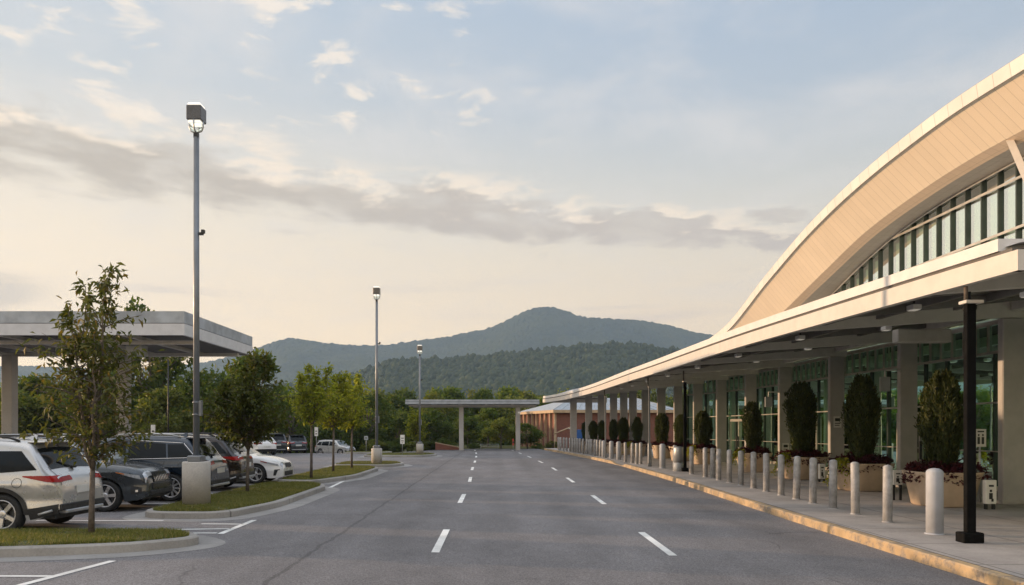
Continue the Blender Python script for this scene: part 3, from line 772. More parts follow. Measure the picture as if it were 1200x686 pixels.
    for (xa, ya), (xb, yb) in zip(pts[:-1], pts[1:]):
        for t in (.5,):
            for off in (1.6, 3.9):
                y = ya + (yb - ya) * t; x = FRONT(y) + off
                if x > xa - .5: continue
                zz = under(x, y) - .26
                b = MB(); b.box(x - .09, x + .09, y - .13, y + .13, zz, zz + .10, bev=.01); d = put(b, 'downlight', M['cap_metal'])
                b = MB(); b.box(x - .07, x + .07, y - .11, y + .11, zz - .012, zz - .001); put(b, 'diffuser', M['downlens'], d); b = MB(); b.box(x - .015, x + .015, y - .015, y + .015, zz + .1, zz + .252); put(b, 'hanger', M['dark'], d)
    # cable box and hook light beneath the near corner
    b = MB(); b.box(10.4, 11.8, 19.9, 20.2, 4.15, 4.5, bev=.02); put(b, 'duct_box', M['steel_beam'])
    b = MB(); hp = [(8.0, 13.0, 4.3), (8.0, 13.0, 4.1)] + [(8.0 + .11*math.sin(a) , 13.0, 3.98 + .11*math.cos(a)) for a in np.linspace(0, 4.4, 10)]
    b.tube(hp, .025, 6); put(b, 'hook_light', M['dark'])
build_canopy()

# blade signs and plaques on the columns
def column_sign(x, y, z, label, kind):
    if kind == 'blade':
        T = thing('hanging_sign', label, 'sign', (x, y, z)); b = MB(); b.box(-.30, .0, -.035, .035, -.33, .1, bev=.01); b.build('sign_box', M['cabinet'], T)
        b = MB(); b.tube([(-.15, 0, .1), (-.15, 0, .3), (.32, 0, .3)], .025, 6); b.build('bracket', M['sign_w'], T)
    else:
        T = thing('wall_plaque', label, 'sign', (x, y, z)); b = MB(); b.box(-.14, .14, -.012, 0, -.2, .2); b.build('sign_plate', M['sign_w'], T)
        b = MB(); b.box(-.09, .09, -.016, -.0125, .03, .14); b.box(-.1, .1, -.016, -.0125, -.06, -.03); b.box(-.1, .07, -.016, -.0125, -.13, -.1); b.build('marking', M['sign_b'], T)
column_sign(11.7, 22.85, 3.35, 'grey hanging sign box on a white bracket at the second column', 'blade')
column_sign(11.55, 32.2, 3.15, 'small grey hanging sign on the fourth column from the right', 'blade')
column_sign(12.2, 27.495, 2.15, 'small pale plaque fixed to the column between two tall shrubs', 'plaque')
column_sign(12.15, 32.295, 1.1, 'low pale plaque on the column beside the yellow trailing plant', 'plaque')

# ------------------------------------------------------------------ posts, bollards, bin, small signs on the pavement
def canopy_post(x, y, label, w=.072, m='black'):
    T = thing('canopy_post', label, 'post', (x, y, .15), 0, 'slender posts along the kerb')
    zt = 3.68
    MB().box(-w, w, -w*.7, w*.7, .16, zt, bev=.008).build('shaft', M[m], T)
    MB().box(-w*2.2, w*2.2, -w*1.6, w*1.6, 0, .16, bev=.012).build('base_plate', M[m], T)
    MB().box(-w*1.6, w*2.2, -w*1.4, w*1.4, zt, zt + .05, bev=.006).build('cap_plate', M['white_metal'], T)
    MB().tube([(-.06, 0, zt + .05), (-.06, 0, 4.148)], .03, 8).build('stem', M['bark'], T)
canopy_post(7.3, 11.85, 'stout black square post nearest the camera on the right')
canopy_post(7.75, 31.6, 'slim black post standing beside the grey cylindrical bin', .06)
canopy_post(7.1, 35.7, 'thin grey post behind the first shrubs left of the bin', .04, 'pole')
canopy_post(6.55, 46.2, 'thin grey post in the dense far cluster of bollards', .04, 'pole')

BOFF = interp([(8, 1.28), (13, 1.27), (22, 1.33), (31, 1.1), (40, .8), (52, .5), (64, .35), (70, .3)])
def on_line(px):
    best = min(np.arange(9.0, 69.0, .02), key=lambda y: abs(582 + 900 * (KERB(y) + BOFF(y)) / y - px)); return float(KERB(best) + BOFF(best)), float(best)
def make_bollard(rad, h, m, cat_label):
    b = MB(); prof = [(rad, 0), (rad, h - rad*.55)]
    for a in np.linspace(0, math.pi/2, 6)[1:]: prof.append((max(.004, rad*math.cos(a)), h - rad*.55 + rad*.55*math.sin(a)))
    b.lathe(prof, 20); b.lathe([(rad*1.18, 0), (rad*1.18, .012), (rad*1.02, .02)], 20)
    o = b.build('bollard', M[m]); return o
PXS = [1040, 1002.4, 976, 952.4, 933, 915.4, 898, 883, 868.3, 854.7, 842.4, 831, 826.5, 810.3, 790.7, 761.7, 758, 750.8, 746.3, 741, 733, 703.6, 700, 697, 693, 690.8, 688, 683.2, 679.7, 676.8, 674.2, 671.5, 668, 664, 660.4, 657, 654.5]
slim = make_bollard(.084, 1.08, 'bollard', '')
first = True
for i, px in enumerate(PXS):
    x, y = on_line(px)
    if px in (831, 758): x += .12
    if first: o = slim; first = False
    else: o = slim.copy(); COL.objects.link(o)
    o.location = (x, y, .15 if y < 39 or y > 42 else .1); o.rotation_euler = (RNG.normal(0, .006), RNG.normal(0, .006), RNG.uniform(0, 6))
    tag(o, 'slim grey bollard by the yellow kerb, %s from the near end' % ordinal(i + 1), 'bollard', 'slim bollards along the kerb')
wide = make_bollard(.132, 1.10, 'bollard_wide', '')
WL = [(1095, 'thick pale bollard nearest the camera, beside the black post'), (776.4, 'thick grey bollard standing alone just left of the bin'), (725, 'thick grey bollard at the right edge of the dropped kerb'), (716.4, 'thick grey bollard in the middle of the dropped kerb'), (707.5, 'thick grey bollard at the left edge of the dropped kerb')]
for i, (px, lab) in enumerate(WL):
    x, y = on_line(px)
    if i == 0: o = wide; x, y = 7.3, 12.8
    else: o = wide.copy(); COL.objects.link(o)
    o.location = (x, y, .15 if i < 2 else .1); tag(o, lab, 'bollard', 'thick bollards along the kerb')

T = thing('litter_bin', 'grey cylindrical litter bin next to the slim black post', 'bin', (7.55, 31.9, .15))
MB().lathe([(.20, 0), (.20, .36), (.19, .365)], 24).build('base', M['cabinet'], T)
MB().lathe([(.205, .37), (.205, .95), (.18, 1.0), (.05, 1.03)], 24).build('body', M['galv'], T)

def small_sign(name, label, x, y, z0, h, pw, ph, marks, cat='sign', post='galv', plate='sign_w'):
    T = thing(name, label, cat, (x, y, z0))
    MB().tube([(0, 0, 0), (0, 0, h)], .022, 8).build('post', M[post], T)
    s = MB().box(-pw/2, pw/2, -.035, -.023, h - ph, h); pl = s.build('sign_plate', M[plate], T)
    b = MB()
    for (u0, u1, v0, v1) in marks: b.box(u0*pw - pw/2, u1*pw - pw/2, -.039, -.0355, h - ph + v0*ph, h - ph + v1*ph)
    if marks: b.build('marking', M['sign_b'], pl)
    return T
fig = [(.2, .42, .15, .55), (.24, .38, .6, .72), (.58, .8, .15, .55), (.62, .76, .6, .72), (.2, .8, .82, .9)]
small_sign('post_sign', 'white sign with two dark figures on a tall post behind the black post', 11.45, 18.2, .15, 1.75, .26, .42, fig)
def sign_box(x, y, label, h0, w, h):
    T = thing('sign_stand', label, 'sign', (x, y, .15))
    for sg in (-1, 1): MB().box(sg*w*.35 - w*.1, sg*w*.35 + w*.1, -.03, .03, 0, h0).build('foot', M['dark'], T)
    p = MB().box(-w/2, w/2, -.06, .06, h0, h0 + h, bev=.01).build('sign_panel', M['sign_w'], T)
    b = MB()
    for (u0, u1, v0, v1) in ((.3, .62, .2, .46), (.36, .56, .5, .6), (.28, .72, .72, .8), (.5, .7, .1, .22)): b.box((u0-.5)*w, (u1-.5)*w, -.065, -.061, h0 + v0*h, h0 + v1*h)
    b.build('marking', M['sign_b'], p)
sign_box(10.75, 16.75, 'low white sign box with a dark symbol at the foot of the nearest column', .12, .24, .52)
sign_box(9.85, 18.9, 'low white sign box with a dark symbol behind a slim bollard', .38, .24, .36)
sign_box(10.75, 25.4, 'small white sign box standing between the second and third planters', .1, .2, .5)
T = thing('utility_cabinet', 'grey utility cabinet on thin legs behind the black post', 'cabinet', (11.75, 18.7, .15))
MB().box(-.22, .22, -.15, .15, .18, .72, bev=.015).build('body', M['cabinet'], T); [MB().box(q, q + .03, -.1, .1, 0, .18).build('leg', M['dark'], T) for q in (-.18, .15)]

# ------------------------------------------------------------------ planters with topiary, coleus and lime trailers
def leafquads(P, D, N, L, Wd, fold=.25, rng=RNG):
    """Rhombus-like leaves, each of two bent triangles-as-one quad: base, side, tip, side."""
    D = D / (np.linalg.norm(D, axis=1, keepdims=True) + 1e-9)
    S = np.cross(D, N); S /= (np.linalg.norm(S, axis=1, keepdims=True) + 1e-9)
    U = np.cross(S, D)
    V = np.zeros((len(P), 4, 3)); L = L[:, None]; Wd = Wd[:, None]
    V[:, 0] = P; V[:, 1] = P + D*L*.45 + S*Wd*.5 + U*Wd*fold; V[:, 2] = P + D*L - U*L*.12; V[:, 3] = P + D*L*.45 - S*Wd*.5 + U*Wd*fold
    return V
def topiary_mesh(seed, n=9000):
    r = np.random.default_rng(seed)
    prof = interp([(0, .20), (.12, .26), (.35, .36), (.62, .43), (.82, .37), (1.0, .13)])
    t = r.uniform(0, 1, n) ** .9; a = r.uniform(0, 2*np.pi, n)
    rad = np.array([prof(x) for x in t]) * (1 + .13*np.sin(3*a + 4*t + seed) + .14*np.sin(6*a - 5*t + seed) + .12*np.sin(11*a+13*t) + .10*np.sin(19*t + 2*a)) * (1 + .16*np.sin(2*a + 9*t + 1.7*seed)*t) * r.uniform(.55, 1.06, n) ** .6
    P = np.column_stack([rad*np.cos(a), rad*np.sin(a), t * 2.25])
    P[:, 2] += .1*np.sin(5*a + seed) * (t > .8)
    D = np.column_stack([np.cos(a)*.45, np.sin(a)*.45, np.ones(n)*1.0]) + r.normal(0, .35, (n, 3))
    N = np.column_stack([np.cos(a), np.sin(a), np.zeros(n)]) + r.normal(0, .5, (n, 3))
    V = leafquads(P, D, N, r.uniform(.07, .15, n), r.uniform(.025, .05, n), .15)
    k = 260; tt = r.uniform(.1, 1, k); aa = r.uniform(0, 2*np.pi, k); rr = np.array([prof(x) for x in tt])*1.05   # stray shoots
    for j in range(5):
        Pj = np.column_stack([rr*np.cos(aa), rr*np.sin(aa), tt*2.25 + j*.035]); Dj = np.column_stack([np.cos(aa)*.3, np.sin(aa)*.3, np.ones(k)]) + r.normal(0, .4, (k, 3))
        V = np.concatenate([V, leafquads(Pj, Dj, r.normal(0, 1, (k, 3)), r.uniform(.06, .11, k), r.uniform(.02, .04, k))])
    return npmesh('topiary', V, M['topiary'])
def topiary_core(seed):
    b = MB(); prof = interp([(0, .05), (.08, .15), (.35, .22), (.62, .25), (.85, .18), (.97, .05)])
    b.lathe([(prof(t), t*2.25) for t in np.linspace(0, .97, 10)], 14); return b
def coleus_mesh(seed, n=1500):
    r = np.random.default_rng(seed); a = r.uniform(0, 2*np.pi, n); t = r.uniform(0, 1, n) ** .5
    rad = .78 * t * (1 + .1*np.sin(5*a+seed)); z = .10 + .20*(1 - (t)**3) + .06*np.sin(4*a+seed) + r.normal(0, .03, n) - .12*(t > .93)
    sq = (np.abs(np.cos(a))**4 + np.abs(np.sin(a))**4) ** -.25
    P = np.column_stack([rad*np.cos(a)*sq*.92, rad*np.sin(a)*sq*.92, z]); D = np.column_stack([np.cos(a)*.8, np.sin(a)*.8, r.uniform(-.2, .7, n)]) + r.normal(0, .5, (n, 3))
    return npmesh('coleus', leafquads(P, D, np.array([[0, 0, 1.]]) + r.normal(0, .4, (n, 3)), r.uniform(.07, .14, n), r.uniform(.05, .09, n)), M['coleus'])
def lime_mesh(seed, n=420):
    r = np.random.default_rng(seed); Vs = []
    for k in range(26):
        a = r.uniform(-1.2, 1.2); ln = r.uniform(.25, .75); m = 16
        for j in range(m):
            s = j / m; x = -(.05 + ln*.55*s) ; z = .22*s - (.75*ln*2)*s*s*.9 + .15
            P = np.array([[x*math.cos(a), x*math.sin(a), z]]) + r.normal(0, .02, (1, 3))
            D = np.array([[-math.cos(a)*.5, -math.sin(a)*.5, -.6]]) + r.normal(0, .6, (1, 3))
            Vs.append(leafquads(P, D, np.array([[0, 0, 1.]]) + r.normal(0, .5, (1, 3)), np.array([r.uniform(.08, .14)]), np.array([r.uniform(.035, .06)])))
    return npmesh('lime', np.concatenate(Vs), M['lime'])
b = MB(); b.lathe([(.50, 0), (.53, .03), (.64, .62), (.69, .76), (.70, .80), (.655, .80), (.63, .70), (.0, .69)], 40, power=4.0)
pot = b.build('planter', M['planter'])
topm = [topiary_mesh(k) for k in (3, 8, 12, 17, 21)]; corem = topiary_core(1)
colm = coleus_mesh(5); limm = lime_mesh(4)
core_me = None
PL = [(10.2, 17.6, 1.02, 2.25, 'nearest the camera'), (10.45, 22.0, 1.06, 2.45, 'second from the camera'), (10.75, 27, 1.06, 2.55, 'third from the camera, tallest shrub'), (10.5, 31.4, .95, 2.05, 'fourth from the camera'),
      (10.3, 38.4, .85, 1.85, 'fifth from the camera'), (10.15, 42.3, .85, 1.75, 'sixth from the camera, right of a twin'), (9.9, 46, .85, 1.9, 'seventh from the camera, left of a twin'), (9.15, 50, .8, 1.75, 'eighth from the camera'),
      (8.65, 52.5, .8, 1.75, 'ninth from the camera'), (8.3, 54.6, .75, 1.65, 'tenth from the camera'), (7.75, 56.7, .75, 1.6, 'eleventh from the camera'), (7.4, 58.3, .75, 1.6, 'third from the far end'), (6.95, 59.8, .72, 1.55, 'second from the far end')]
tops = []
for i, (x, y, sc, hh, where) in enumerate(PL):
    o = pot if i == 0 else pot.copy()
    if i: COL.objects.link(o)
    o.location = (x, y, .152); o.scale = (sc, sc, .98); o.rotation_euler = (0, 0, .08*(i % 3)); tag(o, 'tan stone planter on the pavement, %s' % where, 'planter', 'planters along the pavement')
    jig = [1, .93, 1.05, .9, 1.08, .95, 1.1, .92, 1.04, .98, .9, 1.06, 1.0][i]
    T = thing('columnar_shrub', 'upright dark green shrub in the planter %s' % where, 'shrub', (x, y, .15 + .68), i * 1.7, 'clipped shrubs in the planters')
    f = link('foliage', topm[i % 5], T); f.scale = (sc*jig*.9, sc*jig*.95, hh / 2.25); f.rotation_euler = (RNG.normal(0, .03), RNG.normal(0, .03), 0)
    if core_me is None: c = corem.build('stem', M['bark'], T); core_me = c.data
    else: c = link('stem', core_me, T)
    c.scale = (.9*sc*.35, .9*sc*.35, hh / 2.25)
    o = link('coleus_plant', colm); o.location = (x, y, .15 + .62); o.scale = (sc*.98, sc*.98, 1.0); o.rotation_euler = (0, 0, i * .9)
    tag(o, 'dark red bedding plant in the planter %s' % where, 'plant', 'dark red bedding plants')
    if i in (1, 2, 3, 4, 7):
        o = link('trailing_plant', limm); o.location = (x - .62*sc, y - .3, .15 + .72); o.scale = (1.0, 1.0, 1.0); o.rotation_euler = (0, 0, .5)
        tag(o, 'lime trailing plant on the planter %s' % where, 'plant', 'lime trailing plants')

# ------------------------------------------------------------------ lamp posts
def lamp_post(x, y, top, label, zb=.15, br=.31, bh=1.0, pr=.072):
    T = thing('lamp_post', label, 'lamp post', (x, y, zb), 0, 'car park lamp posts'); h = top - zb
    MB().lathe([(br, 0), (br, bh - .02), (br - .02, bh)], 32).build('concrete_base', M['base_c'], T)
    p = MB().box(-.16, .16, -.16, .16, bh, bh + .14, bev=.02).build('base_cover', M['pole'], T)
    MB().tube([(0, 0, bh + .14), (0, 0, h - .72)], [pr, pr*.86], 14).build('pole', M['pole'], T)
    MB().box(-.05, .05, -.05, .05, h - .74, h - .62).build('pole_cap', M['dark'], T)
    hd = MB().box(-.17, .17, -.17, .17, h - .36, h - .03, bev=.012).build('lamp_housing', M['housing'], T)
    MB().box(-.145, .145, -.145, .145, h - .028, h + .03, bev=.01).build('lamp_lens', M['lens'], hd); MB().box(-.14, .14, -.14, .14, h - .43, h - .365, bev=.01).build('lamp_lens', M['lens'], hd)
    b = MB()
    for sgn in (-1, 1):
        b.tube([(sgn*.16, 0, h - .36), (sgn*.16, 0, h - .48), (sgn*.12, 0, h - .58), (0, 0, h - .62)], .018, 6)
    for sgn in (-1, 1): b.tube([(0, sgn*.16, h - .36), (0, sgn*.16, h - .48), (0, sgn*.12, h - .58), (0, 0, h - .62)], .018, 6)
    b.build('yoke', M['galv'], hd)
    MB().lathe([(.10, h - .56), (.14, h - .5), (.15, h - .43)], 16).build('lamp_bowl', M['clear'], hd)
    zc = h*.68; b = MB(); b.box(pr, pr + .09, -.03, .03, zc - .03, zc + .03); b.box(pr + .05, pr + .12, -.04, .04, zc + .01, zc + .09); b.build('sensor', M['dark'], T)
    zc = 2.05; b = MB(); b.box(pr*.9, pr + .06, -.05, .05, zc, zc + .36, bev=.008); b.lathe([(pr + .015, zc + .02), (pr + .015, zc + .05)], 14); b.lathe([(pr + .015, zc + .30), (pr + .015, zc + .33)], 14); b.build('junction_box', M['pole'], T)
lamp_post(-6.94, 17.75, 9.36, 'tall lamp post nearest the camera on a wide concrete drum')
lamp_post(-6.06, 38.8, 9.05, 'middle lamp post of three, rising above the yellow young trees', br=.27, bh=.78)
lamp_post(-5.38, 53.8, 7.75, 'farthest lamp post of three, left of the far canopy', br=.25, bh=.72)
T = thing('slim_pole', 'thin dark pole standing behind the car park canopy', 'pole', (-18.6, 43.5, 0))
MB().tube([(0, 0, 0), (0, 0, 5.9)], .04, 8).build('pole', M['dark'], T); MB().lathe([(.1, 0), (.1, .1), (.05, .12)], 10).build('foot', M['dark'], T)

# ------------------------------------------------------------------ car park canopy, far canopy
def flat_canopy(name, label, x0, x1, y0, y1, z, cols, h1, h2, fm, cm, cw=.28):
    T = thing(name, label, 'canopy', ((x0+x1)/2, (y0+y1)/2, 0)); ox, oy = (x0+x1)/2, (y0+y1)/2
    a0, a1, c0, c1 = x0-ox, x1-ox, y0-oy, y1-oy
    def ring(b, ins, z0, z1, th):
        xa, xb, ya, yb = a0+ins, a1-ins, c0+ins, c1-ins
        b.box(xa, xb, ya, ya+th, z0, z1); b.box(xa, xb, yb-th, yb, z0, z1); b.box(xa, xa+th, ya+th+.002, yb-th-.002, z0, z1); b.box(xb-th, xb, ya+th+.002, yb-th-.002, z0, z1)
    b = MB(); ring(b, 0, z, z+h1, .12); b.build('fascia', fm[0], T)
    b = MB(); ring(b, .05, z+h1, z+h1+.025, .12); b.build('fascia_reveal', M['dark'], T)
    b = MB(); ring(b, .015, z+h1+.025, z+h1+h2, .12); b.build('roof_edge_cap', fm[1], T)
    MB().box(a0+.122, a1-.122, c0+.122, c1-.122, z+.12, z+h1+h2-.06).build('roof_deck', M['under'], T)
    n = int((x1-x0)/2.2)
    for k in range(1, n):
        x = a0 + (a1-a0)*k/n; MB().box(x-.08, x+.08, c0+.14, c1-.14, z-.02, z+.118).build('cross_beam', M['steel_beam'], T)
    b = MB()
    for yy in (c0 + (c1-c0)*.2, c0 + (c1-c0)*.82): b.box(a0+.2, a1-.2, yy-.12, yy+.12, z-.17, z-.024)
    b.build('long_beam', M['steel_beam'], T)
    for (x, y) in cols:
        MB().box(x-ox-cw, x-ox+cw, y-oy-cw, y-oy+cw, ground_z(x, y)-.1, z-.172, bev=.02).build('column', cm, T)
    return T
flat_canopy('car_park_canopy', 'flat grey canopy with blue grey edge over the car park at the left', -34, -11.3, 27.8, 35.6, 5.3, [(-21.3, 33.6), (-16.6, 34.2), (-26.0, 33.6), (-30.6, 34.2)], .42, .45, (M['lot_fascia_lo'], M['lot_fascia_hi']), M['lotcol'], .23)
T = thing('speaker_box', 'grey metal box hanging beneath the car park canopy', 'box', (-14.05, 30.0, 4.75))
MB().box(-.32, .32, -.25, .25, 0, .42, bev=.02).build('body', M['cabinet'], T); MB().tube([(0, 0, .42), (0, 0, .6)], .04, 8).build('hanger', M['dark'], T)
flat_canopy('far_canopy', 'flat grey canopy on two posts across the far end of the road', -8.0, 3.75, 67.2, 73.0, 4.08, [(-3.15, 68.6), (1.9, 68.6)], .22, .18, (M['lot_fascia_hi'], M['lot_fascia_hi']), M['lotcol'], .2)
T = thing('wall_lamp', 'small pale lamp fixed to the right post of the far canopy', 'lamp', (2.02, 68.36, 3.35)); MB().box(-.14, .14, -.12, .03, 0, .14, bev=.02).build('lamp_body', M['cap_metal'], T)
MB().box(-.12, .12, -.1, .02, -.02, -.001).build('lamp_lens', M['lens'], T)

# ------------------------------------------------------------------ brick building, low wall, fence, signs at the far end
def brick_building():
    T = thing('brick_building', 'low brick building with tan pilasters and a grey metal roof beyond the canopy', 'building', (6.1, 78.5, 0))
    A = Vector((0, 0)); B = Vector((-3.25, 9.5)); C = Vector((12, 0)); D = Vector((9, 9.5)); z0, ze = -1.8, 3.55
    def P(u, v, z, a=A, b=B, out=None):
        d = (b - a).normalized(); n = Vector((-d.y, d.x)) * (1 if out is None else out); return (a.x + d.x*u + n.x*v, a.y + d.y*u + n.y*v, z)
    L = (B - A).length
    b = MB(); b.add([(A.x, A.y, z0), (B.x, B.y, z0), (B.x, B.y, ze), (A.x, A.y, ze)], [(0, 1, 2, 3)]); b.add([(A.x, A.y, z0), (C.x, C.y, z0), (C.x, C.y, ze), (A.x, A.y, ze)], [(0, 1, 2, 3)])
    b.add([(C.x, C.y, z0), (D.x, D.y, z0), (D.x, D.y, ze), (C.x, C.y, ze)], [(0, 1, 2, 3)]); b.add([(D.x, D.y, z0), (B.x, B.y, z0), (B.x, B.y, ze), (D.x, D.y, ze)], [(0, 1, 2, 3)])
    b.build('wall', M['brick'], T)
    for k in range(9):
        u = L * k / 8; d = (B - A).normalized(); n = Vector((-d.y, d.x)); c = A + d*u + n*.12
        MB().box(-.055, .055, -.12, .12, z0, ze - .02, 0, Matrix.Translation((c.x, c.y, 0)) @ Matrix.Rotation(math.atan2(d.y, d.x), 4, 'Z')).build('pilaster', M['trim'], T)
    b = MB(); e = .5
    q = [(A.x - e*.7, A.y - e), (C.x + e, C.y - e), (D.x + e, D.y + e), (B.x - e, B.y + e)]; qi = [(A.x+.1, A.y+.1), (C.x, C.y+.1), (D.x, D.y), (B.x, B.y)]
    for i in range(4):
        j = (i+1) % 4; b.add([(*q[i], ze), (*q[j], ze), (*q[j], ze+.3), (*q[i], ze+.3)], [(0, 1, 2, 3)])
    b.add([(*p, ze) for p in q], [(3, 2, 1, 0)]); b.build('eave', M['trim'], T)
    b = MB(); rr = [(2.0, 4.7), (9, 4.7)]
    b.add([(*p, ze+.303) for p in q] + [(rr[0][0], rr[0][1], 5.25), (rr[1][0], rr[1][1], 5.25)], [(0, 1, 5, 4), (1, 2, 5), (2, 3, 4, 5), (3, 0, 4)]); b.build('roof', M['brickroof'], T)
    b = MB()
    for k in range(16):
        t = k/15; x = q[0][0] + (q[1][0]-q[0][0])*t; x2 = rr[0][0] + (rr[1][0]-rr[0][0])*t; b.tube([(x, q[0][1], ze+.32), (x2, 4.7, 5.265)], .025, 4)
    b.build('roof_seam', M['brickroof'], T)
    MB().box(2.6, 3.5, -.06, -.01, .1, 2.5).build('door', M['dark'], T)
    MB().box(1.05, 1.75, -.06, -.01, 1.9, 2.02).build('wall_lamp', M['sign_w'], T)
brick_building()
T = thing('handrail', 'sloping tan handrail running up beside the brick building', 'handrail', (5.7, 75.5, 0)); MB().tube([(-.1, 0, 1.4), (1.6, 0, 2.1)], .06, 8).build('rail', M['trim'], T)
MB().tube([(0, 0, -.4), (0, 0, 1.42)], .04, 6).build('post', M['trim'], T); MB().tube([(1.55, 0, -.3), (1.55, 0, 2.05)], .04, 6).build('post', M['trim'], T)
T = thing('notice_board', 'blue notice board on the pavement by the brick building', 'sign', (7.45, 68.0, .1)); MB().box(-.45, .45, -.04, .04, .5, 1.75, bev=.02).build('board', M['sign_blue'], T)
[MB().box(q, q + .05, -.03, .03, 0, .5).build('leg', M['dark'], T) for q in (-.4, .35)]
T = thing('brick_wall', 'low red brick wall sloping down at the left end of the far canopy', 'wall', (-5.6, 70.2, 0))
b = MB(); pts = [(0, .75), (2.4, .05)]
b.add([(0, 0, -.6), (2.5, 0, -.6), (2.5, 0, .12), (0, 0, .62), (0, .3, -.6), (2.5, .3, -.6), (2.5, .3, .12), (0, .3, .62)], [(0, 1, 2, 3), (5, 4, 7, 6), (1, 5, 6, 2), (4, 0, 3, 7)]); b.build('brickwork', M['brick'], T)
b = MB(); b.add([(-.03, -.03, .622), (2.53, -.03, .122), (2.53, .33, .122), (-.03, .33, .622), (-.03, -.03, .70), (2.53, -.03, .20), (2.53, .33, .20), (-.03, .33, .70)], [(4, 5, 6, 7), (0, 1, 5, 4), (3, 0, 4, 7), (1, 2, 6, 5), (2, 3, 7, 6)]); b.build('coping', M['trim'], T)
T = thing('mesh_fence', 'short grey mesh fence across the end of the road', 'fence', (-1.5, 73.0, 0))
b = MB()
for k in range(23): b.tube([(k*.075, 0, .03), (k*.075, 0, .46)], .008, 4)
for z in (.05, .25, .46): b.tube([(0, 0, z), (1.65, 0, z)], .012, 4)
b.build('mesh_panel', M['galv'], T)
for x in (0, 1.65): MB().tube([(x, 0, -.2), (x, 0, .52)], .03, 6).build('fence_post', M['galv'], T)
small_sign('post_sign', 'white road sign on a grey post on the farthest grass island', -6.45, 52.6, .15, 1.35, .30, .62, [(.2, .8, .6, .68), (.2, .8, .3, .38), (.3, .7, .1, .15)])
small_sign('post_sign', 'pale parking sign on a post behind the yellow young tree', -14.2, 60.5, -.05, 2.1, .28, .7, [(.25, .75, .2, .3), (.25, .75, .5, .6)])
small_sign('post_sign', 'pale parking sign rising above the navy car roof', -20.3, 45.4, 0, 2.15, .26, .95, [(.25, .75, .55, .65), (.25, .75, .25, .3)])
small_sign('post_sign', 'small grey sign on a post near the far silver car', -11.3, 66.5, -.1, 1.4, .34, .34, [(.2, .8, .4, .6)], plate='cabinet')
small_sign('post_sign', 'small red and white marker beside the right post of the far canopy', 1.45, 67.6, 0, 1.05, .13, .6, [(.1, .9, .35, .6)], plate='sign_r')

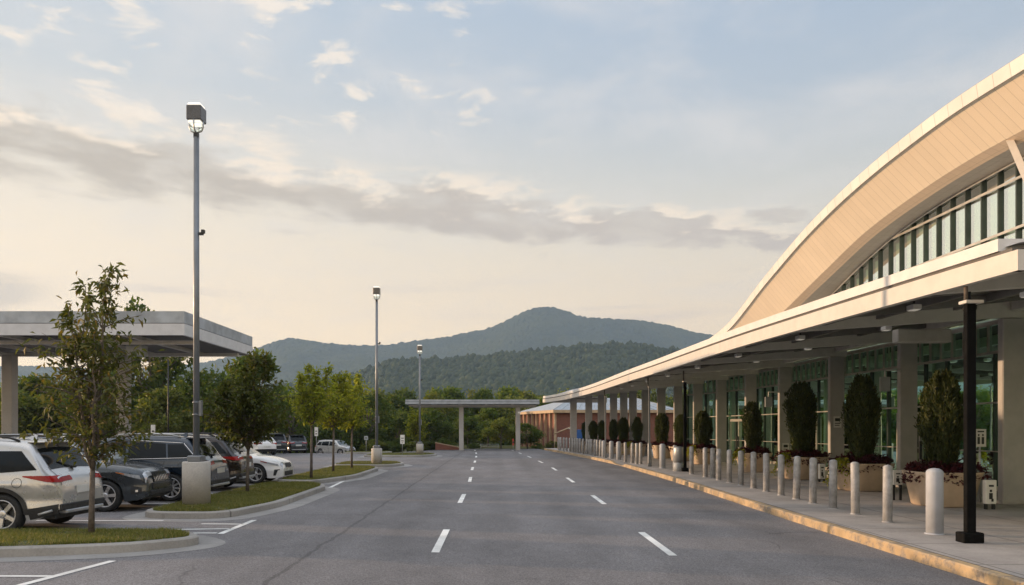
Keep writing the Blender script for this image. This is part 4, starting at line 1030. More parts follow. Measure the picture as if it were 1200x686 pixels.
# ------------------------------------------------------------------ vehicles
class Car:
    def __init__(s, L, W, top, low, wx, wr, belt, roofw, plan=2.6, r_side=.17):
        s.L, s.hw = L, W/2; s.top = interp(top); s.lowf = interp(low, False); s.wx = wx; s.wr = wr; s.ar = wr + .055; s.belt = belt; s.roofw = roofw; s.tops = top; s.r = r_side; s.pl = plan
    def zlow(s, x):
        z = s.lowf(x)
        for c in s.wx:
            d = abs(x - c)
            if d < s.ar: z = max(z, s.wr + math.sqrt(s.ar**2 - d*d))
        return z
    def width(s, x, z):
        h = s.L/2; q = min(.9999, abs(x) / (h * 1.12)); f = (1 - q**6) ** .42
        b = s.belt
        if z < .45: v = .93 + .07 * max(0, z - .2) / .25
        elif z < b - .25: v = 1.0
        elif z < b: v = 1.0 - .028 * ((z - b + .25) / .25)**2
        else: v = .972 - (.972 - s.roofw) * ((z - b) / (s.zmax - b)) ** 1.15
        v += .014 * math.exp(-((z - .90) / .045)**2) - .022 * math.exp(-((z - .62) / .11)**2)
        return s.hw * f * v
    def sec(s, x, m=30):
        zl, zt = s.zlow(x), s.top(x); r = min(s.r, (zt - zl) * .45)
        out = []
        for k in range(m): 
            z = zl + (zt - r - zl) * k / (m - 1); out.append((s.width(x, z), z))
        y0 = s.width(x, zt - r)
        for k in range(1, 6):
            a = math.pi/2 * k / 5; out.append((y0 - r*(1 - math.cos(a)), zt - r + r*math.sin(a)))
        y1 = y0 - r
        for k in range(1, 5): y = y1 * (1 - k/4); out.append((y, zt + .035 * (1 - (y/y1)**2) * min(1, y1)))
        return out
    def body(s):
        h = s.L/2; s.zmax = max(p[1] for p in s.tops)
        xs = set(np.linspace(-h, h, 46).tolist()) | {-h+.02, -h+.05, -h+.09, h-.02, h-.05, h-.09} | {p[0] for p in s.tops}
        for c in s.wx:
            for a in np.linspace(0, math.pi, 17): xs.add(c + s.ar * math.cos(a) * .9999)
            xs.add(c - s.ar - .004); xs.add(c + s.ar + .004)
        xs = sorted(x for x in xs if -h <= x <= h)
        b = MB(); rows = []
        for x in xs:
            se = s.sec(x); r = [(x, y, z) for y, z in se]; rows.append(r + [(x, -y, z) for y, z in reversed(se[:-1])])
        b.grid(rows, 0, True, flip=True)
        n = len(rows[0]); b.add(rows[0], [tuple(range(n))]); b.add(rows[-1], [tuple(reversed(range(n)))])
        # dark floor and wheel wells
        b.box(-h + .15, h - .15, -s.hw*.72, s.hw*.72, .26, .62, 1)
        for c in s.wx: b.box(c - s.ar, c + s.ar, -s.hw*.80, s.hw*.80, .42, s.wr + s.ar - .03, 1)
        return b
    def side(s, quad, sgn, off=.006, nu=10, nv=5, b=None, mi=0, border=None):
        """A panel lying on the flank: quad = four (x, z) corners (bottom-left, bottom-right, top-right, top-left)."""
        b = b or MB(); rows = []
        for j in range(nv + 1):
            v = j / nv; r = []
            for i in range(nu + 1):
                u = i / nu
                x = (quad[0][0]*(1-u) + quad[1][0]*u)*(1-v) + (quad[3][0]*(1-u) + quad[2][0]*u)*v
                z = (quad[0][1]*(1-u) + quad[1][1]*u)*(1-v) + (quad[3][1]*(1-u) + quad[2][1]*u)*v
                r.append((x, sgn*(s.width(x, z) + off), z))
            rows.append(r)
        b.grid(rows, mi, True, flip=(sgn > 0))
        return b
    def wrap(s, x0, x1, zf, ymin, sgn, off=.012, nx=26, n=10):
        """A lamp that wraps the corner: the part of every section between two heights and outside ymin."""
        b = MB(); rows = []
        for i in range(nx + 1):
            x = x0 + (x1 - x0)*i/nx; z0, z1 = zf(x); se = s.sec(x, 40); pl = []
            for (ya, za), (yb, zb) in zip(se[:-1], se[1:]):
                for k in range(6):
                    y = ya + (yb-ya)*k/6; z = za + (zb-za)*k/6
                    if z0 <= z <= z1 and y >= ymin: pl.append((y, z))
            if len(pl) < 3: continue
            d = [0.0]
            for p, q in zip(pl[:-1], pl[1:]): d.append(d[-1] + math.dist(p, q))
            r = []
            for k in range(n + 1):
                u = d[-1]*k/n; y = float(np.interp(u, d, [p[0] for p in pl])); z = float(np.interp(u, d, [p[1] for p in pl]))
                r.append((x + math.copysign(off, x0) , sgn*(y + off*.8), z + off*.3))
            rows.append(r)
        b.grid(rows, 0, True, flip=(sgn > 0)); return b
    def over(s, x0, x1, y0, y1, off=.008, nx=8, ny=8, b=None, trapezoid=0.0, mi=0):
        """A panel lying on the upper surface (bonnet, screens, tailgate) between two stations."""
        b = b or MB(); rows = []
        for i in range(nx + 1):
            x = x0 + (x1 - x0)*i/nx; r = []
            e = 1e-3; dz = (s.top(x+e) - s.top(x-e)) / (2*e); nl = math.hypot(1, dz); n = (-dz/nl, 1/nl)
            k = 1 - trapezoid * i / nx
            y1m = max(s.width(x, s.top(x) - min(s.r, .1)) - s.r, .05)
            for j in range(ny + 1):
                y = (y0 + (y1 - y0)*j/ny) * k; z = s.top(x) + .035*(1 - min(1, abs(y)/y1m)**2)*min(1, y1m)
                if abs(y) > y1m: q = min(1, (abs(y)-y1m)/s.r); z = s.top(x) - s.r*(1 - math.sqrt(max(0, 1-q*q)))
                r.append((x + n[0]*off, y, z + n[1]*off))
            rows.append(r)
        b.grid(rows, mi, True, flip=(x1 < x0)); 
        return b
def wheel_parts(T, x, y, r, sgn, spokes, rimm, tyre_w=.22):
    e = .5*tyre_w
    W = MB().lathe([(r*.30, -.05), (r*.62, -.05), (r*.62, .03), (r*.30, .03)], 20, axis='y', close=True).build('wheel', M['rimd'], T)
    W.location = (x, y, r); W.rotation_euler = (0, random.uniform(0, 1.2), 0) if sgn > 0 else (0, random.uniform(0, 1.2), math.pi)
    MB().lathe([(r*.70, -e*.8), (r*.80, -e), (r*.95, -e*.95), (r, -e*.6), (r, e*.6), (r*.95, e*.95), (r*.80, e), (r*.70, e*.8)], 36, axis='y', close=True).build('tyre', M['tyre'], W)
    b = MB(); ri = r*.715
    b.lathe([(ri, -e*.5), (ri, e*.86), (ri*.93, e*.86), (ri*.90, e*.3), (ri*.90, -e*.5)], 36, axis='y', close=True)
    b.lathe([(.075, e*.35), (.075, e*.72), (.05, e*.78), (.004, e*.78)], 16, axis='y')
    for k in range(spokes):
        a = 2*math.pi*k/spokes; ca, sa = math.cos(a), math.sin(a)
        def q(rr, ww, yy): return [(rr*ca - ww*sa, yy, rr*sa + ww*ca), (rr*ca + ww*sa, yy, rr*sa - ww*ca)]
        w0 = .024 if spokes > 7 else .034; w1 = .014 if spokes > 7 else .024
        vs = q(.05, w0, e*.70) + q(ri*.94, w1 + (.012 if spokes <= 7 else .0), e*.80) + q(.05, w0, e*.35) + q(ri*.94, w1 + .012, e*.45)
        b.add(vs, [(0, 1, 3, 2), (0, 2, 6, 4), (1, 5, 7, 3), (4, 6, 7, 5)])
    b.build('rim', rimm, W)

SUV_TOP = [(-2.32, .74), (-2.30, .86), (-2.25, 1.0), (-2.17, 1.08), (-2.08, 1.15), (-1.78, 1.56), (-1.70, 1.63), (-1.55, 1.675), (-1.1, 1.715), (-.4, 1.725), (.2, 1.70), (.62, 1.615), (1.22, 1.14), (1.32, 1.095), (1.7, 1.05), (2.05, .97), (2.22, .88), (2.29, .76), (2.32, .64)]
SUV_LOW = [(-2.32, .46), (-2.1, .33), (-1.9, .25), (-.9, .24), (.9, .24), (1.9, .23), (2.15, .27), (2.32, .36)]
SED_TOP = [(-2.3, .72), (-2.28, .86), (-2.22, .98), (-2.1, 1.04), (-1.85, 1.08), (-1.2, 1.36), (-.8, 1.44), (-.2, 1.47), (.2, 1.43), (.5, 1.34), (1.12, 1.0), (1.25, .965), (1.7, .90), (2.05, .80), (2.22, .70), (2.28, .60), (2.3, .52)]
SED_LOW = [(-2.3, .44), (-2.1, .3), (-1.9, .2), (1.9, .19), (2.1, .2), (2.3, .26)]

def make_car(name, label, cat, loc, heading, paintm, kind='suv', spokes=5, L=None, rails=True, chrome=False, clad=True, group='cars parked on the left', detail=True, rear_style='bar', scale=1.0, dark_rim=False):
    """Vehicle with its nose along local +X; heading turns it about Z."""
    T = thing(name, label, cat, loc, heading, group); T.scale = (scale,)*3
    top, low = (SUV_TOP, SUV_LOW) if kind == 'suv' else (SED_TOP, SED_LOW)
    wr = .365 if kind == 'suv' else .335; wx = (-1.33, 1.40) if kind == 'suv' else (-1.36, 1.38); belt = 1.06 if kind == 'suv' else .93
    c = Car(4.64 if kind == 'suv' else 4.6, 1.88 if kind == 'suv' else 1.80, top, low, wx, wr, belt, .71 if kind == 'suv' else .68)
    c.body().build('body', [paintm, M['clad']], T)
    hw = c.hw
    # glass
    if kind == 'suv':
        wins = [[(-1.93, 1.16), (-1.27, 1.11), (-1.20, 1.50), (-1.60, 1.50)], [(-1.22, 1.11), (-.20, 1.085), (-.20, 1.575), (-1.15, 1.515)], [(-.13, 1.085), (.92, 1.09), (.50, 1.50), (-.13, 1.575)]]
    else:
        wins = [[(-1.45, .99), (-.25, .96), (-.25, 1.33), (-.95, 1.27)], [(-.18, .96), (.78, .955), (.34, 1.27), (-.18, 1.33)]]
    for sg in (-1, 1):
        for q in wins: c.side(q, sg, .006).build('side_window', M['carglass'], T)
        if chrome:
            b = MB()
            for (xa, za), (xb, zb) in (((-1.96, 1.15), (.95, 1.075)), ((-1.60, 1.53), (-.2, 1.605)), ((-1.97, 1.15), (-1.62, 1.53))):
                n = 12; b.tube([(xa+(xb-xa)*k/n, sg*(c.width(xa+(xb-xa)*k/n, za+(zb-za)*k/n)+.008), za+(zb-za)*k/n) for k in range(n+1)], .012, 5)
            b.build('window_trim', M['chrome'], T)
    if kind == 'suv':
        c.over(.66, 1.20, -.70, .70, .006).build('windscreen', M['shieldglass'], T)
        c.over(-1.80, -2.07, -.63, .63, .008).build('rear_window', M['carglass'], T)
        if detail:
            b = MB(); b.box(-1.95, -1.62, -.62, .62, 1.645, 1.675, bev=.01); b.build('roof_spoiler', paintm, T)
            for sg in (-1, 1):
                y0 = sg*.655; b = c.over(-2.03, -2.285, min(y0, y0 + sg*.012), max(y0, y0 + sg*.012), .007, nx=14, ny=1); b.build('tailgate_line', M['clad'], T)
                xf, zf = -1.62, .93; yf = c.width(xf, zf) + .004; pf = [(xf + .085*math.cos(a), sg*(c.width(xf + .085*math.cos(a), zf + .085*math.sin(a)) + .003), zf + .085*math.sin(a)) for a in np.linspace(0, 2*math.pi, 20)]
            MB().tube(pf, .004, 4, cap=False).build('fuel_flap_line', M['clad'], T)
            w_ = MB(); w_.tube([(-2.10, .02, 1.19), (-2.0, .32, 1.30)], .014, 5); w_.box(-2.16, -2.08, -.04, .06, 1.165, 1.215, bev=.01); w_.build('wiper', M['clad'], T)
    else:
        c.over(.53, 1.10, -.62, .62, .006).build('windscreen', M['shieldglass'], T)
        c.over(-1.22, -1.80, -.6, .6, .006).build('rear_window', M['carglass'], T)
    # doors (thin proud skins with dark shut lines) and handles
    if detail:
        for sg in (-1, 1):
            dl = [((-1.0, .42), (-.22, .36), (-.22, 1.05), (-1.18, 1.06)), ((-.19, .36), (.92, .36), (.98, 1.04), (-.19, 1.05))] if kind == 'suv' else [((-.98, .40), (-.24, .33), (-.24, .92), (-1.1, .93)), ((-.21, .33), (.88, .33), (.9, .92), (-.21, .92))]
            for q in dl:
                d = c.side(q, sg, .004).build('door', paintm, T)
                b = MB(); ring = [q[0], q[1], q[2], q[3], q[0]]
                for (xa, za), (xb, zb) in zip(ring[:-1], ring[1:]):
                    b.tube([(xa+(xb-xa)*k/6, sg*(c.width(xa+(xb-xa)*k/6, za+(zb-za)*k/6)+.002), za+(zb-za)*k/6) for k in range(7)], .005, 4, cap=False)
                b.build('shut_line', M['clad'], d)
                xh, zh = q[0][0] + .10, (.92 if kind == 'suv' else .82)
                b = MB(); y = c.width(xh, zh)
                b.tube([(xh, sg*(y+.0), zh), (xh+.02, sg*(y+.03), zh), (xh+.19, sg*(c.width(xh+.19, zh)+.03), zh), (xh+.21, sg*(c.width(xh+.21, zh)), zh)], .014, 6); b.build('door_handle', M['chrome'] if chrome else paintm, d)
            b = MB(); xm, zm = (.86, 1.12) if kind == 'suv' else (.74, 1.0); y = c.width(xm, zm)
            b.tube([(xm, sg*(y-.02), zm), (xm-.02, sg*(y+.09), zm+.03)], .025, 6); b.lathe([(.01, -.05), (.075, -.03), (.085, .03), (.06, .06)], 12, c=(xm-.03, sg*(y+.15), zm+.06), axis='y'); b.build('wing_mirror', paintm, T)
        b = MB()
        if rails and kind == 'suv':
            for sg in (-1, 1):
                pts = [(x, sg*(c.width(x, c.top(x)-c.r)-.10), c.top(x) + .045 - (.05 if k in (0, 8) else 0)) for k, x in enumerate(np.linspace(-1.5, .35, 9))]
                MB().tube(pts, .02, 6).build('roof_rail', M['clad'] if not chrome else M['galv'], T)
            MB().add([(-1.42, -.03, 1.705), (-1.22, -.03, 1.73), (-1.22, .03, 1.73), (-1.42, .03, 1.705), (-1.42, 0, 1.80), (-1.40, 0, 1.80)], [(0, 1, 5, 4), (2, 3, 4, 5), (0, 4, 3), (1, 2, 5)]).build('roof_antenna', paintm, T)
    # lower cladding, arches
    if clad:
        for sg in (-1, 1):
            b = MB(); c.side([(-.98, .245), (1.0, .245), (1.0, .37), (-.98, .40)], sg, .012, b=b)
            for cx in wx:
                rows = []
                for a in np.linspace(-.02, math.pi + .02, 21):
                    r_ = []
                    for rr in (c.ar - .01, c.ar + .03, c.ar + .065):
                        x = cx + rr*math.cos(a); z = max(.26, c.wr + rr*math.sin(a)); r_.append((x, sg*(c.width(x, z) + .014), z))
                    rows.append(r_)
                b.grid(rows, 0, True, flip=(sg > 0))
            b.build('wheel_arch_trim', M['clad'], T)
    # lamps
    h = c.L/2
    for sg in (-1, 1):
        b = MB()
        if kind == 'suv':
            b = c.wrap(-2.275, -1.70, lambda x: (.93 + .10*max(0, min(1, (x+2.15)/.45)), 1.055), .30, sg)
        else:
            b = c.wrap(-2.275, -1.80, lambda x: (.80 + .06*max(0, min(1, (x+2.15)/.4)), .94), .33, sg)
        tl = b.build('tail_light', M['red'], T)
        if kind == 'suv':
            b = MB(); ya, yb = sorted((sg*.42, sg*.70)); c.over(-2.215, -2.235, ya, yb, .020, b=b); b.build('reversing_lens', M['lampclear'], tl)
        b = MB()
        if kind == 'suv': c.side([(1.78, .86), (2.18, .74), (2.16, .83), (1.74, .91)], sg, .012, b=b); ya, yb = sorted((sg*.42, sg*.74)); c.over(2.19, 2.27, ya, yb, .010, b=b)
        else: c.side([(1.66, .74), (2.16, .60), (2.14, .68), (1.62, .79)], sg, .012, b=b); ya, yb = sorted((sg*.40, sg*.70)); c.over(2.18, 2.262, ya, yb, .010, b=b)
        hl = b.build('headlight', M['lampclear'], T)
        b = MB()
        if kind == 'suv': c.side([(1.70, .89), (1.86, .85), (1.84, .885), (1.66, .915)], sg, .016, b=b)
        else: c.side([(1.58, .765), (1.80, .71), (1.76, .75), (1.54, .80)], sg, .016, b=b)
        b.build('indicator_lens', M['amber'] if kind == 'suv' else M['red'], hl)
    # front: grille, lower intake; rear: bumper, skid plate, licence plate
    g = MB()
    if kind == 'suv':
        c.over(2.235, 2.318, -.42, .42, .016, b=g); g.box(h - .02, h + .018, -.5, .5, .50, .64, bev=.01)
        gr = g.build('grille', M['clad'], T)
        b = MB()
        for k in range(5): b.box(h - .01, h + .028, -.46, .46, .515 + k*.026, .522 + k*.026)
        for k in range(-4, 5): c.over(2.24, 2.315, k*.09 - .012, k*.09 + .012, .022, b=b, nx=4, ny=1)
        b.build('grille_bar', M['chrome'], gr)
        b = MB(); b.box(h - .03, h + .03, -.62, .62, .36, .47, bev=.02); b.build('front_bumper', M['clad'], T)
        for sg in (-1, 1):
            b = MB(); c.side([(1.98, .40), (2.2, .42), (2.2, .55), (1.98, .60)], sg, .012, b=b); f = b.build('fog_light_recess', M['clad'], T)
            b = MB(); c.side([(2.08, .45), (2.13, .45), (2.13, .50), (2.08, .50)], sg, .018, b=b); b.build('fog_light', M['lampclear'], f)
    else:
        g.box(h - .02, h + .016, -.52, .52, .26, .42, bev=.01); c.over(2.24, 2.297, -.36, .36, .014, b=g); gr = g.build('grille', M['clad'], T)
        for sg in (-1, 1):
            b = MB(); c.side([(1.98, .28), (2.06, .28), (2.14, .47), (2.02, .47)], sg, .010, b=b); c.side([(2.02, .45), (2.2, .47), (2.2, .50), (2.02, .49)], sg, .010, b=b); b.build('air_intake', M['clad'], T)
        b = MB(); b.box(h - .01, h + .025, -.12, .12, .53, .56); b.build('bonnet_badge', M['chrome'], T)
    b = MB(); zt = .54 if kind == 'suv' else .48
    for sg in (-1, 1): c.side([(-2.27, .36), (-1.83, .262), (-1.80, zt - .08), (-2.28, zt)], sg, .012, b=b)
    b.box(-h - .02, -h + .05, -.72, .72, .42, zt, bev=.015); b.build('rear_bumper', M['clad'], T)
    if kind == 'suv':
        b = MB(); b.box(-h - .045, -h + .12, -.62, .62, .36, .425, bev=.015); 
        for sg in (-1, 1): b.tube([(-2.20, sg*.80, .43), (-1.98, sg*.86, .36)], .022, 6)
        b.build('skid_plate', M['galv'], T)
    zp = .80 if kind == 'suv' else .68
    b = MB(); b.box(-h - .025, -h - .004, -.26, .26, zp - .09, zp + .045); b.build('licence_plate', M['plate'], T)
    for cx in wx:
        for sg in (-1, 1): wheel_parts(T, cx, sg*(hw - .135), wr, sg, spokes, M['rimd'] if dark_rim else M['rim'])
    return T
PI = math.pi
# nose to the left (-X): heading pi; nose to the right: heading 0
make_car('parked_suv', 'silver white SUV at the far left with its tail to the road', 'SUV', (-7.87 - 2.32, 14.72, 0), PI - .03, M['car_white'], spokes=5)
make_car('parked_suv', 'graphite grey SUV facing the road behind the silver white one', 'SUV', (-8.08 - 2.32, 18.45, 0), .02, M['car_grey'], spokes=6, chrome=True, clad=False)
make_car('parked_suv', 'navy blue SUV with chrome window trim, tail beside the concrete lamp base', 'SUV', (-7.55 - 2.32, 21.0, 0), PI, M['car_blue'], spokes=10, chrome=True, clad=False, rails=True)
make_car('parked_suv', 'dark maroon SUV between the navy SUV and the white hatchback', 'SUV', (-7.9 - 2.32, 24.35, 0), PI + .02, M['car_maroon'], spokes=6, clad=False)
make_car('parked_car', 'white saloon car facing the road behind the second young tree', 'car', (-7.45 - 2.3, 27.5, 0), 0.0, M['car_pure'], 'sedan', spokes=5, clad=False)
for (nm, lab, cat, x, y, hd, pm, kd) in (
    ('parked_car', 'white hatchback seen from behind, partly hidden by the white saloon', 'car', -18.3, 59, PI - 1.0, 'car_pure', 'sedan'),
    ('parked_suv', 'black SUV in the back row, left of another black one', 'SUV', -19.1, 65.0, PI - 1.05, 'car_black', 'suv'),
    ('parked_suv', 'black SUV at the right end of the back row', 'SUV', -18.8, 70.5, PI - 1.05, 'car_black', 'suv'),
    ('parked_suv', 'small silver SUV parked side on at the far end of the car park', 'SUV', -18.2, 86.5, -.45, 'car_silver', 'suv')):
    make_car(nm, lab, cat, (x, y, ground_z(x, y)), hd, M[pm], kd, detail=True, clad=False, group='cars in the back rows')

# ------------------------------------------------------------------ trees
def branchy_tree(seed, H, base, rad, nleaf, leaf, stems=3, droop=.3, spread=.16, top_bias=.0):
    """Young street tree: tapered trunk, ascending limbs, twigs and single leaves along the twigs. Unit: metres."""
    r = np.random.default_rng(seed); b = MB()
    tops = []
    trunk = [(0, 0, 0), (.01, .0, base*.5), (.02, .01, base)]
    b.tube(trunk, [.055, .045, .04], 8)
    twigs = []
    n1 = stems
    for k in range(n1):
        a = 2*np.pi*k/n1 + r.uniform(-.5, .5); L = (H - base) * (r.uniform(.86, 1.0) if k < 3 else r.uniform(.5, .85)); out = rad * r.uniform(.30, .62) * (1 if k else .3)
        p = [np.array([.02, .01, base - .05*k*.4])]
        for j in range(1, 8):
            s = j/7; p.append(np.array([.02 + math.cos(a)*out*s**.8 + r.normal(0, .025), .01 + math.sin(a)*out*s**.8 + r.normal(0, .025), base + L*s]))
        b.tube([tuple(q) for q in p], [.03*(1 - .82*j/7) for j in range(8)], 6)
        for j in range(1, 8):
            for m in range(4 if j < 6 else 3):
                aa = r.uniform(0, 2*np.pi); s = j/7; env = rad * (math.sin(min(1, s*1.05 + .12) * math.pi)**.7 + .12) * r.uniform(.35, .85)
                st = p[j] if m % 2 else (p[j]+p[j-1])/2; up = r.uniform(.1, .7)
                e = st + np.array([math.cos(aa)*env, math.sin(aa)*env, env*up]); mid = (st+e)/2 + np.array([0, 0, .05*env])
                b.tube([tuple(st), tuple(mid), tuple(e)], [.011, .007, .003], 4, cap=False); twigs.append((st, mid, e))
            
        twigs.append((p[-2], (p[-2]+p[-1])/2, p[-1] + np.array([0, 0, .1])))
    per = max(3, nleaf // len(twigs)); Ps = []; Ds = []
    for (s_, m_, e_) in twigs:
        t = r.uniform(.15, 1.05, per)[:, None]; P = (1-t)**2*s_ + 2*t*(1-t)*m_ + t*t*e_ + r.normal(0, spread*.35, (per, 3))
        ax = (e_ - s_) / (np.linalg.norm(e_ - s_) + 1e-6); D = ax*.5 + r.normal(0, .6, (per, 3)); D[:, 2] -= droop
        Ps.append(P); Ds.append(D)
    P = np.concatenate(Ps); D = np.concatenate(Ds); n = len(P)
    N = np.array([[0, 0, 1.]]) + r.normal(0, .45, (n, 3))
    return b, leafquads(P, D, N, r.uniform(.75, 1.3, n)*leaf, r.uniform(.32, .5, n)*leaf)
def young_tree(label, x, y, zb, seed, H, base, rad, nleaf, leaf, m, **kw):
    T = thing('young_tree', label, 'tree', (x, y, zb), 0, 'young trees on the grass islands')
    b, V = branchy_tree(seed, H, base, rad, nleaf, leaf, **kw)
    b.build('trunk', M['bark'], T); link('crown', npmesh('crown', V, m), T)
young_tree('slender young tree with loose airy olive leaves in front of the silver white SUV', -6.73, 12.75, .15, 21, 4.55, 1.12, 1.25, 2700, .135, M['leaf_near'], stems=6, droop=.6)
young_tree('small round dark young tree between the lamp base and the white saloon', -6.85, 21.1, .15, 5, 3.8, 1.25, 1.42, 5600, .15, M['leaf_dark'], stems=7)
young_tree('young tree with bright yellow green leaves, first of three in a row', -6.52, 27.0, .15, 9, 4.0, 1.9, 1.1, 2900, .155, M['leaf_yellow'], stems=6)
young_tree('young yellow green tree in the middle of three in a row', -6.62, 31.1, .15, 14, 4.1, 1.75, 1.1, 2900, .165, M['leaf_yellow'], stems=6)
young_tree('darker young tree at the far end of three in a row', -6.42, 34.0, .15, 17, 4.2, 1.7, 1.2, 3200, .17, M['leaf_yellow'], stems=6)
young_tree('small yellow tree by the farthest lamp post', -5.75, 55.2, .15, 31, 3.3, .9, 1.0, 1900, .2, M['leaf_yellow'], stems=6)

def crown_tree(seed, n=3600, clumps=24, leaf=.06):
    """Full-grown tree of unit height and about unit crown width: clumped shell of leaf faces round lobes of many sizes."""
    r = np.random.default_rng(seed); C = []
    for k in range(clumps):
        t = r.uniform(0, 1); a = r.uniform(0, 2*np.pi); z = .24 + .68*t; R0 = .40 * (math.sin((t*.86 + .12)*math.pi) ** .75) * math.sqrt(r.uniform(.15, 1))
        C.append((R0*math.cos(a), R0*math.sin(a), z, r.uniform(.085, .17) * (1.0 - .3*t)))
    C = np.array(C); w_ = C[:, 3]**2; idx = r.choice(len(C), n, p=w_/w_.sum()); c = C[idx]
    d = r.normal(0, 1, (n, 3)); d[:, 2] = d[:, 2]*.9 + .25; d /= np.linalg.norm(d, axis=1, keepdims=True)
    P = c[:, :3] + d * (c[:, 3] * r.uniform(.55, 1.12, n) * (1 + .25*np.sin(d[:, 0]*7 + idx) ))[:, None]
    D = d*.5 + r.normal(0, .6, (n, 3)); N = d + r.normal(0, .5, (n, 3))
    V = leafquads(P, D, N, r.uniform(.6, 1.4, n)*leaf, r.uniform(.45, .8, n)*leaf)
    b = MB(); b.tube([(0, 0, -.06), (.004, .0, .18), (.0, .008, .42), (.01, 0, .7)], [.022, .017, .012, .004], 7)
    for k in range(0, clumps, 2):
        z0 = .2 + .3*r.uniform(); b.tube([(0, 0, z0), tuple(C[k, :3]*[.6, .6, 1] * [1, 1, .9]), tuple(C[k, :3])], [.009, .006, .002], 5, cap=False)
    return b, V
TREE = []
for s in range(7):
    b, V = crown_tree(40 + s, 4200 if s < 5 else 3400, 22 + s*2, .050)
    TREE.append((b, V))
TMESH = {}
def tree_at(px, Y, ytop, label, kind, s, wid=None, group='trees beyond the car park'):
    X = (px - 582) * Y / 900; zb = ground_z(X, Y); H = EYE + (503 - ytop) * Y / 900 - zb
    T = thing('broadleaf_tree', label, 'tree', (X, Y, zb - .05), RNG.uniform(0, 6.28), group)
    key = (s, kind)
    if key not in TMESH:
        b, V = TREE[s]; t = MB(); t.v, t.f, t.m, t.sm = b.v, b.f, b.m, b.sm
        tr = t.build('trunk', M['bark'], T); cr = link('crown', npmesh('crown', V, M[kind]), T); TMESH[key] = (tr.data, cr.data)
    else:
        tr = link('trunk', TMESH[key][0], T); cr = link('crown', TMESH[key][1], T)
    wd = wid if wid else H * RNG.uniform(.85, 1.15)
    for o in (tr, cr): o.scale = (wd, wd, H)
    return T
rr = random.Random(5)
k = 0
spec = []
for px in range(-70, 530, 34): spec.append(('front', px + rr.uniform(-9, 9), rr.uniform(79, 86) + (14 if 335 < px < 455 else 0), 478 + rr.uniform(-10, 12)))
for px in range(-60, 700, 33): spec.append(('middle', px + rr.uniform(-10, 10), rr.uniform(98, 112), 462 + rr.uniform(-7, 7)))
for px in range(-60, 860, 38): spec.append(('back', px + rr.uniform(-10, 10), rr.uniform(128, 150), 455 + rr.uniform(-5, 5)))
cnt = {'front': 0, 'middle': 0, 'back': 0}
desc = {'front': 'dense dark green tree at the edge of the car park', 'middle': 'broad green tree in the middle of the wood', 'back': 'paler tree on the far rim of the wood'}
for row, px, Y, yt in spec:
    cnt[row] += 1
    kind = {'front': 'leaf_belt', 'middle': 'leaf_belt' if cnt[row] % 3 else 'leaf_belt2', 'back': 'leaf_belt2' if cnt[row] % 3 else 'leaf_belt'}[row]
    if 560 < px < 680 and row == 'front': continue
    X = (px - 582)*Y/900; H = EYE + (503 - yt)*Y/900 - ground_z(X, Y)
    tree_at(px, Y, yt, '%s, %s from the left' % (desc[row], ordinal(cnt[row])), kind, rr.randrange(7), wid=H*rr.uniform(.85, 1.2) if row != 'front' else max(H, 4.2)*1.15, group={'front': 'trees edging the car park', 'middle': 'trees in the middle of the wood', 'back': 'trees on the rim of the wood'}[row])
for px, Y, yt, lab, kind, s, wd in (
    (294, 60, 413, 'large dark green tree rising right of the car park canopy', 'leaf_belt', 1, 7.2), (175, 70, 352, 'very tall tree whose tip shows above the car park canopy', 'leaf_belt', 2, 10), (238, 66, 424, 'dark green tree behind the nearest lamp post', 'leaf_belt', 0, 7),
    (120, 64, 432, 'dark green tree behind the slender young tree', 'leaf_belt', 3, 7.5), (45, 66, 440, 'dark green tree behind the left canopy column', 'leaf_belt', 4, 8.5), (190, 60, 455, 'pale green bushy tree under the canopy edge', 'leaf_belt2', 1, 6.5), (8, 62, 455, 'pale green bushy tree at the left edge of the car park', 'leaf_belt2', 2, 6.5), (340, 72, 452, 'dark tree behind the first yellow young tree', 'leaf_belt', 5, 6.5), (430, 78, 460, 'dark tree behind the middle lamp post', 'leaf_belt', 6, 7),
    (587, 77, 490, 'bushy yellow green tree under the far canopy', 'leaf_belt2', 3, 3.6), (618, 76, 496, 'dark bushy tree right of the far canopy post', 'leaf_belt', 4, 3.6), (548, 80, 484, 'mid green tree behind the left post of the far canopy', 'leaf_belt', 0, 3.8), (572, 86, 478, 'dark tree in the middle of the far canopy opening', 'leaf_belt', 1, 4.5)):
    tree_at(px, Y, yt, lab, kind, s, wd, 'trees around the car park')
# low shrubs along the end of the car park and road
sh = 0
for px, Y, yt, wd in [(p + rr.uniform(-4, 4), rr.uniform(70, 76) if p > 430 else rr.uniform(92, 97), rr.uniform(506, 514), rr.uniform(2.4, 3.4)) for p in list(range(352, 528, 17))] + [(p, 68, 496 + rr.uniform(-6, 6), 4.2) for p in range(-20, 300, 38)] + [(648, 76.5, 514, 2.0), (556, 74.5, 517, 1.8), (630, 75.0, 517, 1.6)]:
    sh += 1; X = (px - 582)*Y/900
    T = tree_at(px, Y, yt, 'low green bush at the edge of the tarmac, %s from the left' % ordinal(sh), 'leaf_belt2' if sh % 3 == 0 else 'leaf_belt', rr.randrange(7), wd, 'low bushes at the edge of the tarmac'); T.name = 'bush'; T['category'] = 'bush'
    H = EYE + (503 - yt)*Y/900 - ground_z(X, Y); T.location.z -= H*.2
